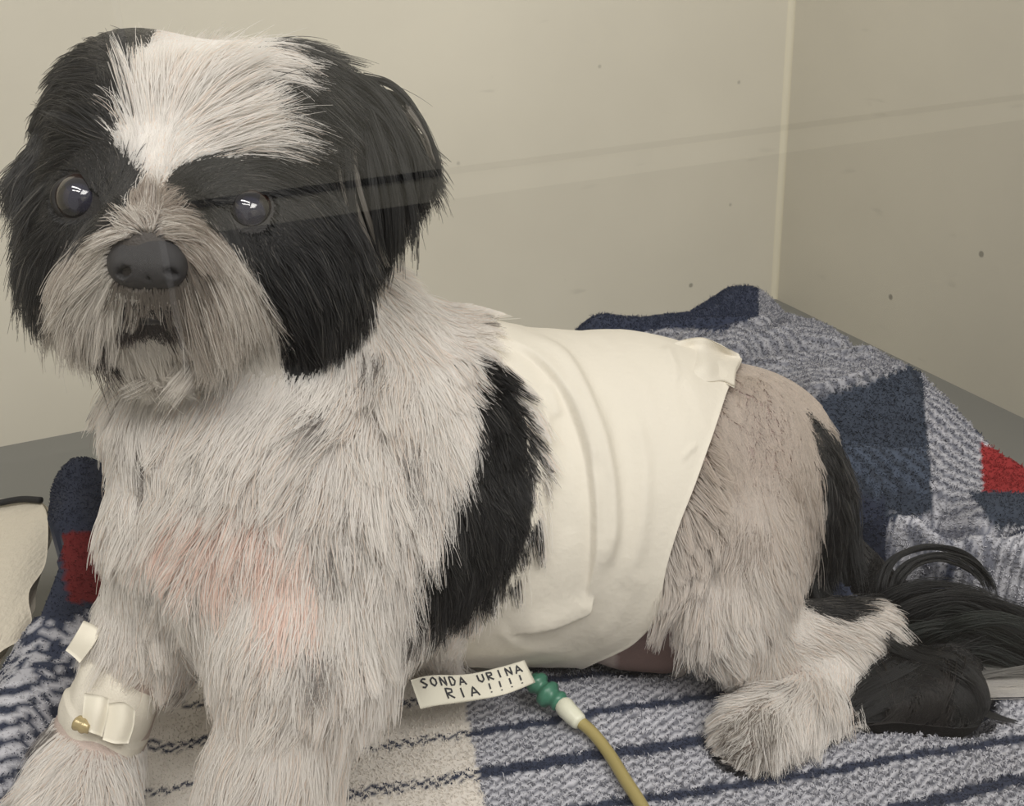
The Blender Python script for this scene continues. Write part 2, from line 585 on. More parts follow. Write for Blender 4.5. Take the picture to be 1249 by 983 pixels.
GUIDES = {
    HEAD: [(185, 205, -.1, -1, 2.0, .16), (175, 150, -.15, -1, 3.0, .16), (160, 100, -.4, -1, 2.0, .14), (200, 60, .5, -.7, 1.0, .08), (165, 55, -.4, -.7, 1.2, .10), (228, 120, .45, -.9, 3.5, .16), (270, 75, .95, -.2, 3.0, .10),
           (320, 60, 1, .4, 2.8, .10), (240, 170, .9, -.55, 3.5, .16), (290, 160, 1, -.08, 3.5, .14), (330, 175, .9, .45, 3, .12), (375, 100, .9, .55, 3, .14), (410, 140, .6, 1, 3.5, .14),
           (400, 200, .4, 1, 3.5, .14), (130, 110, -.8, -.2, 2.2, .12), (90, 110, -.8, .5, 1.8, .10), (60, 150, -.6, .8, 2.0, .12), (130, 165, -.7, -.6, 2.5, .16), (100, 180, -.9, .1, 2.0, .14),
           (50, 220, -.5, 1, 2.5, .14), (45, 300, -.15, 1, 3, .14), (85, 295, -.35, 1, 2.5, .14), (112, 205, -.5, -.6, .8, .16), (140, 235, .1, -.5, .6, .16), (105, 280, -.5, .8, 1.2, .12), (65, 245, -.9, .3, 1.4, .14),
           (255, 215, .6, -.3, 1.0, .12), (225, 230, .4, -.5, .8, .12), (330, 212, .9, .1, 1.5, .12), (300, 305, .4, .9, 1.6, .12), (270, 280, .2, .9, .9, .12), (352, 262, .7, .7, 1.6, .12), (370, 340, .3, 1, 3, .14), (420, 400, .1, 1, 2.4, .12),
           (345, 430, .1, 1, 2.4, .12), (182, 245, -.15, -1, 1.2, .4), (215, 262, .6, -.2, 1.2, .22), (245, 290, .7, .6, 1.8, .16), (290, 335, .6, .9, 2.6, .14), (140, 290, -.7, .2, 1.5, .22), (115, 320, -.8, .5, 2.2, .22),
           (85, 355, -.6, .9, 3.0, .16), (60, 400, -.35, 1, 2.5, .14), (120, 385, -.45, 1, 2.5, .16), (160, 368, -.35, 1, 2.0, .14), (245, 345, .5, .9, 3.0, .16), (275, 390, .35, 1, 2.8, .14),
           (312, 420, .25, 1, 2.6, .12), (212, 375, .2, 1, 1.8, .14), (185, 362, .0, 1, .9, .14), (178, 398, 0, 1, .6, .12), (195, 425, 0, 1, 2.0, .12), (150, 430, -.15, 1, 2.0, .12), (260, 440, .15, 1, 2.2, .12), (100, 430, -.2, 1, 1.8, .12)],
    EAR: [(430, 105, .8, .7, 1.8, .18), (405, 120, .8, .5, 1.8, .2), (470, 130, .7, .9, 2.2, .18),  (480, 160, .6, 1, 2.6, .2), (510, 220, .25, 1, 2.6, .15), (470, 260, 0, 1, 2.6, .12), (480, 310, -.15, 1, 2.0, .1), (60, 150, -.5, .9, 1.6, .14), (95, 130, -.8, .5, 1.5, .15), (40, 220, -.1, 1, 2.2, .15), (50, 300, .1, 1, 2.6, .12)],
    TRUNK: [(470, 380, .25, 1, 2.4, .25), (540, 420, .4, 1, 1.8, .25), (440, 440, -.5, .9, 3, .25), (500, 500, -.15, 1, 3, .2), (560, 480, .05, 1, 2.0, .2), (400, 510, -.75, .8, 3, .2), (330, 500, -.5, .9, 2.8, .25), (250, 500, -.1, 1, 2.6, .25),
            (180, 520, .1, 1, 2.4, .25), (130, 540, -.2, 1, 1.4, .12), (240, 620, -.55, .9, 3, .25), (320, 620, -.25, 1, 3, .2), (150, 650, -.35, 1, 1.6, .15), (125, 720, -.7, .7, 1.8, .25), (230, 710, .1, 1, 2.8, .2),
            (450, 620, -.1, 1, 3.4, .2), (520, 620, -.15, 1, 3.0, .15), (600, 560, .3, 1, 2.4, .15), (600, 640, .1, 1, 2.4, .15), (560, 720, -.1, 1, 2.6, .15), (500, 780, 0, 1, 3, .15), (960, 500, .3, 1, .9, .15), (900, 450, .6, .8, .7, .15), (1000, 580, .2, 1, 1.8, .2), (1010, 680, .1, 1, 2.6, .2)],
    FORE: [(430, 680, -.1, 1, 3, .2), (400, 770, -.2, 1, 2.6, .2), (335, 850, -.28, 1, 2.6, .2), (280, 950, -.3, 1, 2.4, .2), (390, 900, -.15, 1, 2.2, .2), (250, 880, -.4, 1, 2.0, .25), (180, 720, -.3, 1, 2.2, .2), (150, 800, -.3, 1, 2.0, .2), (125, 910, -.3, 1, 2.2, .3), (90, 960, -.4, .9, 2.2, .3), (150, 950, .3, 1, 2.0, .3)],
    HIND: [(930, 520, .1, 1, 1.0, .15), (880, 580, -.5, .8, 1.2, .2), (950, 600, .1, 1, 1.5, .2), (840, 670, -.35, .9, 1.7, .25), (900, 690, -.1, 1, 1.8, .25), (850, 740, .05, 1, 1.8, .25), (960, 710, .3, 1, 1.8, .2), (990, 770, .8, .35, 1.8, .25),
           (1060, 760, .6, .6, 1.8, .25), (1020, 820, -.2, 1, 2, .25), (960, 860, -.4, 1, 2, .25), (900, 890, -.6, .7, 1.2, .2), (890, 790, .2, 1, 1.8, .25)],
    TAIL: [(1020, 680, .2, .9, 3, .2), (1090, 710, .25, -1, 4, .3), (1110, 760, .6, -.6, 5, .3), (1170, 740, 1, -.2, 6, .25), (1230, 760, .9, .5, 6, .2), (1090, 860, -.6, .25, 2.2, .15), (1150, 860, -.3, .5, 2.2, .15), (1190, 850, .5, .6, 2.0, .15)],
}


def grid_at(a, p):
    q = np.clip((p - _lo) / VOX, 0, np.array(a.shape[:3]) - 1.001)
    i = q.astype(int)
    u = q - i
    out = 0
    for c in range(8):
        o = np.array([c & 1, (c >> 1) & 1, (c >> 2) & 1])
        w = np.prod(np.where(o, u, 1 - u), axis=1)
        val = a[i[:, 0] + o[0], i[:, 1] + o[1], i[:, 2] + o[2]]
        out = out + (w[:, None] * val if a.ndim > 3 else w * val)
    return out


_grad = np.stack(np.gradient(_d, VOX), -1)


def unit(a):
    return a / (np.linalg.norm(a, axis=-1, keepdims=True) + 1e-12)


def nearest(src, pts, k=1):
    kd = KDTree(len(src))
    for i, p in enumerate(src):
        kd.insert(p, i)
    kd.balance()
    return np.array([kd.find(p)[1] for p in pts])


def hair_material(name):
    m = bpy.data.materials.new(name)
    m.use_nodes = True
    n, l = m.node_tree.nodes, m.node_tree.links
    b = n['Principled BSDF']
    b.inputs['Roughness'].default_value = 0.55
    b.inputs['Specular IOR Level'].default_value = 0.25
    a = n.new('ShaderNodeAttribute')
    a.attribute_name = 'col'
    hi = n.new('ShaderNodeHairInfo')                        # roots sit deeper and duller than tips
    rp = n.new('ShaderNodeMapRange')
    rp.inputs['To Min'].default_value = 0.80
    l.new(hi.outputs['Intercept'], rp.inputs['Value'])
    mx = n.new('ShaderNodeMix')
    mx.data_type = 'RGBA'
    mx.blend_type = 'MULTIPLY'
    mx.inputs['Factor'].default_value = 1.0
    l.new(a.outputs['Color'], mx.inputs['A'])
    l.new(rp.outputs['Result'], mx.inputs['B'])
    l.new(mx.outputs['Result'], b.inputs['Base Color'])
    h = n.new('ShaderNodeBsdfHairPrincipled')
    h.model = 'CHIANG'
    h.parametrization = 'COLOR'
    h.inputs['Roughness'].default_value = 0.35
    h.inputs['Radial Roughness'].default_value = 0.6
    h.inputs['IOR'].default_value = 1.5
    l.new(a.outputs['Color'], h.inputs['Color'])
    ms = n.new('ShaderNodeMixShader')
    ms.inputs[0].default_value = 0.5
    l.new(b.outputs['BSDF'], ms.inputs[1])
    l.new(h.outputs['BSDF'], ms.inputs[2])
    l.new(ms.outputs['Shader'], n['Material Output'].inputs['Surface'])
    return m


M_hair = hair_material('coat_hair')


def hair_curves(name, pts, cols, radii, parent, mat=None):
    """pts: strands x points x 3"""
    n, k = pts.shape[:2]
    hc = bpy.data.hair_curves.new(name)
    hc.add_curves([k] * n)
    hc.attributes['position'].data.foreach_set('vector', pts.astype(np.float32).ravel())
    ra = hc.attributes.get('radius') or hc.attributes.new('radius', 'FLOAT', 'POINT')
    ra.data.foreach_set('value', np.broadcast_to(radii, (n, k)).astype(np.float32).ravel())
    ca = hc.attributes.new('col', 'FLOAT_COLOR', 'CURVE')
    c4 = np.ones((n, 4), np.float32)
    c4[:, :3] = cols
    ca.data.foreach_set('color', c4.ravel())
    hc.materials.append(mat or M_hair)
    o = bpy.data.objects.new(name, hc)
    C.objects.link(o)
    o.parent = parent
    o.matrix_parent_inverse = Matrix.Translation(-parent.location)
    o['kind'] = 'stuff'
    return o


_tri = np.vstack([dog_q[:, [0, 1, 2]], dog_q[:, [0, 2, 3]]])
_a, _b, _c = dog_v[_tri[:, 0]], dog_v[_tri[:, 1]], dog_v[_tri[:, 2]]
_cr = np.cross(_b - _a, _c - _a)
_area = np.linalg.norm(_cr, axis=1) / 2
_mid = (_a + _b + _c) / 3
_tn = unit(grid_at(_grad, _mid))
_tpart = dog_f.nearest_part(_mid)
_facing = -(_tn * unit(_mid - c_o)).sum(1)


def sample(density, parts, keep=None):
    """points on the skin of these parts, density strands per cm2 where the photograph looks"""
    w = _area * 1e4 * density * np.where(_facing > -0.25, 1.0, 0.3) * np.isin(_tpart, parts)
    n = int(w.sum())
    t = rng.choice(len(w), n, p=w / w.sum())
    u, v2 = rng.random(n), rng.random(n)
    f = u + v2 > 1
    u[f], v2[f] = 1 - u[f], 1 - v2[f]
    p = _a[t] + (_b[t] - _a[t]) * u[:, None] + (_c[t] - _a[t]) * v2[:, None]
    pa = _tpart[t]
    if keep is not None:
        k = keep(p, pa)
        p, pa = p[k], pa[k]
    return p, unit(grid_at(_grad, p)), pa


def flow(p, nrm, part, power=4.0):
    x, y, _z = proj(p)
    d3, ln, lf = np.zeros_like(p), np.zeros(len(p)), np.zeros(len(p))
    for k, g in GUIDES.items():
        m = part == k
        if not m.any():
            continue
        g = np.array(g, float)
        dd = np.hypot(x[m][:, None] - g[:, 0], y[m][:, None] - g[:, 1]) + 6
        w = dd ** -power
        w /= w.sum(1, keepdims=True)
        g2 = g[:, 2:4] / np.linalg.norm(g[:, 2:4], axis=1)[:, None]
        d2 = w @ g2
        d3[m] = d2[:, :1] * c_r - d2[:, 1:] * c_u
        ln[m] = w @ g[:, 4] / 100
        lf[m] = w @ g[:, 5]
    d3 -= nrm * (d3 * nrm).sum(1, keepdims=True)
    return unit(d3), ln, lf


def grow(p, nrm, d3, ln, lf, k=8, lift_by=None, curl=0.12, clump=0.55, per_clump=22, gravity=0.25, wild=0.25, clear=0.0):
    n = len(p)
    t = np.linspace(0, 1, k)
    ln = ln * np.exp(rng.normal(0, 0.22, n))
    d3 = unit(d3 + rng.normal(0, wild, (n, 3)) * 0.6)
    side = np.cross(nrm, d3)
    ph = rng.random(n) * 6.28
    w1 = vnoise(p, 60, 3)
    pts = np.zeros((n, k, 3))
    pts[:, 0] = p - nrm * 0.001
    for i in range(1, k):
        s = t[i]
        dr = nrm * (lf * (1.15 - s) * 1.6)[:, None] + d3 + side * (curl * (np.sin(ph + s * 4.0) * 0.6 + 1.6 * w1 * s))[:, None]
        dr[:, 2] -= gravity * s
        pts[:, i] = pts[:, i - 1] + unit(dr) * (ln / (k - 1))[:, None]
    if clump > 0:
        m = max(4, n // per_clump)
        ci = rng.choice(n, m, replace=False)
        own = ci[nearest(p[ci], p)]
        cf = clump * (0.5 + 0.5 * rng.random(n)) * (np.linalg.norm(p[own] - p, axis=1) < 0.02)
        pts = pts + (pts[own] - pts) * (cf[:, None] * t[None, :] ** 1.3)[..., None]
    for i in range(1, k):                                   # keep the strand out of the skin and the bedding
        q = pts[:, i]
        d = grid_at(_d, q)
        g = unit(grid_at(_grad, q))
        q += g * np.maximum(0.0012 + (clear if lift_by is None else lift_by * t[i]) - d, 0)[:, None] * (d < 0.05)[:, None]
        q[:, 2] = np.maximum(q[:, 2], 0.001)
    return pts


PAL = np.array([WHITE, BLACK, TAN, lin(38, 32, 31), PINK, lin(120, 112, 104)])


def coat_colour(p, part, mid=None, jitter=4.0):
    x, y, z = proj(p if mid is None else mid)
    j = np.stack([vnoise(p, 150, 5), vnoise(p, 150, 6)], 1) * jitter + rng.normal(0, jitter * 0.4, (len(p), 2))
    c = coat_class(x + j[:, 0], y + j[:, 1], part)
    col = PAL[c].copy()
    r = rng.random(len(p))
    lo = vnoise(p, 45, 9) * 0.5 + 0.5
    wht = c == 0
    col[wht] = col[wht] * (1 - 0.22 * (lo[wht] * r[wht]))[:, None]
    warm = wht & (r < 0.25 * lo)
    col[warm] = WARM
    tn = c == 2
    mixv = np.clip(lo * 1.0 + (330 - y) / 230 + rng.normal(0, .35, len(p)), 0, 1)[:, None]
    col[tn] = (np.array(lin(226, 220, 211)) * (1 - mixv) + np.array(lin(146, 133, 122)) * mixv)[tn]
    fleck = wht & (part != HEAD) & (vnoise(p, 75, 21) > .62) & (r < .6)
    col[fleck] = lin(122, 116, 112)
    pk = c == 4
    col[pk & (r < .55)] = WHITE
    ft = (c == 5) & (part == HIND)
    col[ft & (r < .55)] = WHITE
    bl = c == 1
    col[bl] *= (0.5 + 1.8 * r[bl] ** 2)[:, None]
    col[bl & (rng.random(len(p)) < .09)] = lin(72, 69, 66)
    return col, c


def hit(px, py, parts=None, t0=0.30, t1=0.95):
    """where the line of sight through a pixel meets the skin"""
    t = np.linspace(t0, t1, 600)
    p = np.array([P(px, py, q) for q in t])
    d = dog_f.value(p, parts)
    i = np.argmax(d < 0)
    return p[i] if d[i] < 0 else p[np.argmin(d)]


dog = empty('dog', (0.0, 0.47, 0.0))
tag(dog, 'black and white long-haired small dog lying on the plaid blanket with its trunk bandaged', 'dog')

_x, _y, _z = proj(dog_v)
_pp = dog_f.nearest_part(dog_v)
_cc = coat_class(_x, _y, _pp)
body = np_mesh('body', dog_v, dog_q, attr_material('skin', 0.65, bump=(400, 0.3)), dog)
_sk = np.tile(np.array(lin(184, 168, 160)), (len(dog_v), 1))
_sk[_cc == 1] = lin(30, 28, 28)
_sk[_cc == 3] = lin(36, 30, 30)
_sk[_cc == 2] = lin(120, 102, 92)
_belly = in_poly(_x, _y, [(740, 770), (800, 750), (850, 790), (835, 830), (760, 830)])
_facepx = np.isin(_pp, [HEAD]) & (_cc != 1)
_sk[_facepx] = lin(120, 106, 94)
_sk[np.isin(_pp, [HEAD]) & (np.hypot((_x - 180) / 62, (_y - 318) / 48) < 1)] = lin(62, 57, 54)
_sk[_belly] = lin(132, 108, 102)
_shaved = in_poly(_x, _y, [(860, 430), (950, 430), (975, 500), (930, 560), (860, 600)])
_sk[_shaved] = lin(168, 152, 146)
vcol(body.data, _sk)

# eyes: glossy balls with a dull blue pupil and a dark brown iris
M_eye = attr_material('eye_gloss', 0.08)
M_eye.node_tree.nodes['Principled BSDF'].inputs['Coat Weight'].default_value = 1.0
M_eye.node_tree.nodes['Principled BSDF'].inputs['Coat Roughness'].default_value = 0.02
M_lid = material('dark_lid', lin(20, 17, 17), 0.45)
EYES = []
for ex, ey, gx, gy in ((101, 243, -.30, .12), (305, 259, .02, .12)):
    s0 = hit(ex, ey, (HEAD,))
    r = 0.0112
    view = unit(s0 - c_o)
    c0 = s0 + view * 0.0075
    gaze = unit(-view + gx * c_r * 0.6 + gy * c_u * 0.3)
    up = unit(c_u - gaze * (c_u @ gaze))
    right = np.cross(up, gaze)
    v, f, col = [], [], []
    NA, NB = 20, 28
    for i in range(NA + 1):
        a = math.pi * i / NA
        rr = r * (1 + 0.05 * max(0, math.cos(a)) ** 6)
        for j in range(NB):
            b = 2 * math.pi * j / NB
            v.append(c0 + rr * (math.cos(a) * gaze + math.sin(a) * (math.cos(b) * right + math.sin(b) * up)))
            deg = math.degrees(a)
            col.append(lin(40, 40, 54) if deg < 32 else lin(18, 15, 17) if deg < 50 else lin(36, 22, 18) if deg < 64 else lin(74, 58, 56))
    for i in range(NA):
        for j in range(NB):
            k = (j + 1) % NB
            f.append((i * NB + j, (i + 1) * NB + j, (i + 1) * NB + k, i * NB + k))
    e = mesh('eye', v, f, M_eye, dog)
    vcol(e.data, np.array(col))
    lid = []
    for q in np.linspace(0, 2 * math.pi, 33)[:-1]:
        lid.append(c0 - view * 0.0035 + 1.02 * r * (math.cos(q) * right * 1.0 + math.sin(q) * up * 0.80))
    lid = np.array(lid + [lid[0]])
    tube('eyelid', lid, 0.0016, M_lid, dog, n=8, cap=False)
    EYES.append((c0, r, ex, ey))

# nose leather with carved nostrils
nf = Field()
nc = P(180, 314, .398)
nf.ell(nc, [R3 * .0138, U3 * .0108, F3 * .010], .006)
nf.ball(P(156, 326, .396), .0066, .006)
nf.ball(P(205, 328, .396), .0068, .006)
nf.cone(P(180, 330, .397), P(182, 350, .402), .005, .003, .006)
nh = 0.0011
_nd, _nlo = nf.grid(nh)
_ax = [_nlo[i] + nh * np.arange(_nd.shape[i]) for i in range(3)]
_np = np.stack(np.meshgrid(*_ax, indexing='ij'), -1)
for c, sg in ((P(151, 332, .390), -1), (P(211, 334, .390), 1)):
    q = (_np - c) @ np.stack([unit(R3 - sg * .45 * U3), unit(U3 + sg * .45 * R3), F3]).T / np.array([.0036, .0019, .0036])
    _nd = np.maximum(_nd, -(np.sqrt((q ** 2).sum(-1)) - 1) * .0019)
gq = (_np - P(181, 335, .391)) @ np.stack([R3, U3, F3]).T
_nd = np.maximum(_nd, -(np.sqrt(gq[..., 0] ** 2 + np.maximum(np.abs(gq[..., 1]) - .006, 0) ** 2 + (gq[..., 2]) ** 2) - .0009))
nv, nq = surface_nets(_nd, _nlo, nh)
M_nose = material('nose_leather', lin(50, 49, 51), 0.55)
n_, l_, b_ = nodes(M_nose)
tx = n_.new('ShaderNodeTexVoronoi')
tx.inputs['Scale'].default_value = 900
bp = n_.new('ShaderNodeBump')
bp.inputs['Strength'].default_value = 0.35
bp.inputs['Distance'].default_value = 0.0006
l_.new(tx.outputs['Distance'], bp.inputs['Height'])
l_.new(bp.outputs['Normal'], b_.inputs['Normal'])
np_mesh('nose', nv, nq, M_nose, dog)

# mouth: dark lip under the nose
lp = spline([hit(146, 398, (HEAD,)), hit(162, 391, (HEAD,)), hit(180, 389, (HEAD,)), hit(198, 391, (HEAD,)), hit(214, 399, (HEAD,))], 17)
tube('lip', lp, .0016 * np.sin(np.linspace(.3, math.pi - .3, 17)) + .0008, M_lid, dog, n=10)

# ------------------------------------------------------------------ trunk bandage: a shell swept round the trunk
ax0, ax1 = P(440, 590, .545), P(960, 605, .640)
axd = unit(ax1 - ax0)
e1 = unit(c_u - axd * (c_u @ axd))
e2 = np.cross(axd, e1)
if e2 @ c_f > 0:
    e2 = -e2                                                # e2 looks out at the photographer's side
NS, NP = 260, 320
phi = np.linspace(-math.pi, math.pi, NP, endpoint=False)
LX = np.array([(395, 566), (420, 585), (450, 618), (480, 634), (540, 643), (600, 638), (650, 625), (700, 600), (740, 572), (780, 556), (815, 544)], float)
RX = np.array([(395, 925), (440, 905), (480, 885), (520, 872), (580, 850), (640, 826), (700, 808), (740, 803), (765, 792), (790, 765), (812, 710), (830, 640)], float)
BAND = (TRUNK,)


def trunk_radius(o, d):
    t = np.full(len(o), 0.16)
    for _ in range(40):
        t = t - np.clip(dog_f.value(o + d * t[:, None], BAND), -.01, .03) * 0.9
    return t


def ring(sv):
    """points on the trunk for positions sv (n) along the axis, all angles: n x NP x 3 with the outward direction"""
    o = ax0 + np.outer(sv, axd)
    d = np.cos(phi)[:, None] * e2 + np.sin(phi)[:, None] * e1
    O = np.repeat(o, NP, 0)
    D = np.tile(d, (len(sv), 1))
    return O, D, trunk_radius(O, D)


Ltot = np.linalg.norm(ax1 - ax0)
sv = np.linspace(0, Ltot, 60)
O, D, T = ring(sv)
X, Y, Zd = proj(O + D * (T + .004)[:, None])
X, Y = X.reshape(60, NP), Y.reshape(60, NP)
s0 = np.full(NP, np.nan)
s1 = np.full(NP, np.nan)
for j in range(NP):
    if abs(phi[j]) > 1.5:
        continue
    a = X[:, j] - np.interp(Y[:, j], LX[:, 0], LX[:, 1])
    i = np.argmax(a > 0)
    if i > 0 and a[i] > 0:
        s0[j] = sv[i - 1] + (sv[i] - sv[i - 1]) * (-a[i - 1]) / (a[i] - a[i - 1])
    a = X[:, j] - np.interp(Y[:, j], RX[:, 0], RX[:, 1])
    i = np.argmax(a > 0)
    if i > 0 and a[i] > 0:
        s1[j] = sv[i - 1] + (sv[i] - sv[i - 1]) * (-a[i - 1]) / (a[i] - a[i - 1])


def fill(a):
    ok = ~np.isnan(a)
    pp = np.concatenate([phi[ok] - 2 * math.pi, phi[ok], phi[ok] + 2 * math.pi])
    r = np.interp(phi, pp, np.tile(a[ok], 3))
    k = np.hanning(17)
    k /= k.sum()
    return np.convolve(np.concatenate([r[-8:], r, r[:8]]), k, 'valid')


s0, s1 = fill(s0), fill(s1)
TT = np.linspace(0, 1, NS)
SS = s0[None, :] + TT[:, None] * (s1 - s0)[None, :]
O = ax0 + SS.reshape(-1, 1) * axd
d_ = np.cos(phi)[:, None] * e2 + np.sin(phi)[:, None] * e1
D = np.tile(d_, (NS, 1))
T = trunk_radius(O, D)
base = O + D * (T + .0045)[:, None]
X, Y, _ = proj(base)
front = (D @ c_f) < 0.2


def poly_dist(x, y, line):
    """distance in px to a polyline, the side, and how far along"""
    line = spline([(a, b, 0) for a, b in line], 40)[:, :2]
    best, side, along = np.full(len(x), 1e9), np.zeros(len(x)), np.zeros(len(x))
    for i in range(len(line) - 1):
        a, b = line[i], line[i + 1]
        ab = b - a
        L2 = ab @ ab
        t = np.clip(((x - a[0]) * ab[0] + (y - a[1]) * ab[1]) / L2, 0, 1)
        qx, qy = x - a[0] - t * ab[0], y - a[1] - t * ab[1]
        d = np.hypot(qx, qy)
        m = d < best
        best[m], along[m] = d[m], (i + t[m]) / (len(line) - 1)
        side[m] = np.sign(ab[0] * (y[m] - a[1]) - ab[1] * (x[m] - a[0]))
    return best, side, along


def taper(al, e=0.15):
    return np.clip(np.minimum(al, 1 - al) / e, 0, 1)


disp = np.zeros(len(base))
STEPS = [([(585, 405), (640, 432), (685, 478), (712, 540), (722, 610), (722, 680), (714, 735)], .0048, 24),
         ([(655, 520), (652, 590), (638, 660), (612, 720), (575, 785)], .0040, 18),
         ([(622, 772), (668, 760), (712, 745), (722, 725)], .0036, 18)]
for line, h_, wdt in STEPS:
    d, sd, al = poly_dist(X, Y, line)
    disp += np.where(sd < 0, np.exp(-(d / wdt) ** 2), np.exp(-(d / 2.0) ** 2)) * h_ * taper(al, .2) * front
RIDGES = [([(640, 412), (690, 445), (722, 510), (742, 580), (745, 640), (738, 690)], .0036, 10), ([(665, 470), (675, 490), (682, 510)], .0015, 8), ([(650, 500), (664, 497), (668, 520), (664, 560)], .0012, 6),
          ([(770, 500), (785, 560), (780, 640), (760, 720)], .0024, 12), ([(690, 470), (712, 520), (724, 570)], .0014, 6), ([(812, 420), (820, 445), (826, 470)], .0015, 7),
          ([(830, 560), (842, 548), (850, 545)], .001, 4), ([(700, 640), (690, 720), (660, 770)], .0010, 14), ([(780, 690), (760, 740), (720, 785)], .0010, 12), ([(600, 760), (640, 790), (700, 795)], .001, 8)]
for line, h_, wdt in RIDGES:
    d, sd, al = poly_dist(X, Y, line)
    disp += np.exp(-(d / wdt) ** 2) * h_ * taper(al) * front
w3 = np.stack([SS.ravel() * 55, np.tile(np.cos(phi) * 2.2, NS), np.tile(np.sin(phi) * 2.2, NS)], 1)
disp += vnoise(w3, 1.0, 4) * .0010 + vnoise(w3, 2.7, 5) * .0004
edge = np.minimum(TT, 1 - TT)[:, None] * np.ones(NP)
disp += (.0006 * np.exp(-(edge.ravel() / .02) ** 2))
outer = base + D * disp[:, None]
inner = outer - D * .0022
v = np.vstack([outer, inner])
ii, jj = np.meshgrid(np.arange(NS - 1), np.arange(NP), indexing='ij')
j2 = (jj + 1) % NP
q1 = np.stack([ii * NP + jj, (ii + 1) * NP + jj, (ii + 1) * NP + j2, ii * NP + j2], -1).reshape(-1, 4)
off = NS * NP
q2 = q1[:, ::-1] + off
j = np.arange(NP)
k = (j + 1) % NP
r0 = np.stack([j, k, k + off, j + off], 1)
r1 = np.stack([(NS - 1) * NP + k, (NS - 1) * NP + j, (NS - 1) * NP + j + off, (NS - 1) * NP + k + off], 1)
M_band = material('bandage_cloth', lin(219, 213, 200), 0.75)
n_, l_, b_ = nodes(M_band)
tx = n_.new('ShaderNodeTexNoise')
tx.inputs['Scale'].default_value = 60
tx.inputs['Detail'].default_value = 6
bp = n_.new('ShaderNodeBump')
bp.inputs['Strength'].default_value = 0.25
bp.inputs['Distance'].default_value = 0.0015
l_.new(tx.outputs['Fac'], bp.inputs['Height'])
l_.new(bp.outputs['Normal'], b_.inputs['Normal'])
bandage = np_mesh('bandage', v, np.vstack([q1, q2, r0, r1]), M_band, dog)
bandage['label'] = 'white cloth bandage wound round the trunk of the dog'


def sheet(name, rows, mat, parent, thick=.0012, nu=24, nv=24):
    """a thin cloth or paper piece through rows of control points"""
    rows = [spline(r, nu) for r in rows]
    cols = [spline([r[i] for r in rows], nv) for i in range(nu)]
    g = np.array(cols)
    du, dv = np.gradient(g, axis=0), np.gradient(g, axis=1)
    nn = unit(np.cross(du, dv))
    v = np.vstack([(g + nn * thick / 2).reshape(-1, 3), (g - nn * thick / 2).reshape(-1, 3)])
    n = nu * nv
    f = []
    for i in range(nu - 1):
        for j in range(nv - 1):
            a = (i * nv + j, (i + 1) * nv + j, (i + 1) * nv + j + 1, i * nv + j + 1)
            f.append(a)
            f.append(tuple(x + n for x in a[::-1]))
    b = [i * nv for i in range(nu)] + [(nu - 1) * nv + j for j in range(1, nv)] + [i * nv + nv - 1 for i in range(nu - 2, -1, -1)] + [j for j in range(nv - 2, 0, -1)]
    for a, c in zip(b, b[1:] + b[:1]):
        f.append((a, c, c + n, a + n))
    return mesh(name, v, f, mat, parent)


def on_band(px, py, lift=.004):
    p = hit(px, py, BAND)
    return p + unit(c_o - p) * (lift + .004)


sheet('bandage_end', [[on_band(814, 424, .004), on_band(835, 414, .014), on_band(858, 412, .018), on_band(878, 420, .018), on_band(900, 432, .018)],
                      [on_band(818, 440, .003), on_band(838, 430, .008), on_band(858, 428, .024), on_band(882, 434, .014), on_band(903, 440, .024)],
                      [on_band(824, 458, .002), on_band(842, 452, .005), on_band(862, 446, .018), on_band(882, 448, .012), on_band(898, 452, .024)],
                      [on_band(834, 474, .002), on_band(848, 468, .003), on_band(866, 466, .006), on_band(882, 466, .008), on_band(896, 472, .018)]], M_band, bandage)

# bandage and tape on the thinner fore leg, over a cannula
la, lb = P(160, 800, .506), P(118, 902, .500)
ld = unit(lb - la)
g1 = unit(c_r - ld * (c_r @ ld))
g2 = np.cross(ld, g1)
v, f = [], []
NL, NQ = 34, 48
for i in range(NL):
    t = i / (NL - 1)
    c0 = la + (lb - la) * t
    for j in range(NQ):
        a = 2 * math.pi * j / NQ
        r = .0195 - .003 * (2 * t - 1) ** 4 + .0018 * t
        r *= 1 + .05 * math.sin(2 * a + 1) + .03 * math.sin(5 * a + 6 * t)
        if t > .72:
            r += .0016
        v.append(c0 + r * (math.cos(a) * g1 + math.sin(a) * g2) + ld * (.006 * math.cos(a - .4)))
for i in range(NL - 1):
    for j in range(NQ):
        k = (j + 1) % NQ
        f.append((i * NQ + j, i * NQ + k, (i + 1) * NQ + k, (i + 1) * NQ + j))
f.append(tuple(range(NQ - 1, -1, -1)))
f.append(tuple((NL - 1) * NQ + j for j in range(NQ)))
M_tape = material('tape', lin(232, 226, 210), 0.6)
legb = mesh('leg_bandage', v, f, M_band, dog)
legb['label'] = 'thick white wrap round the thinner fore leg'


def on_leg(px, py, lift):
    return P(px, py, .476 - lift)


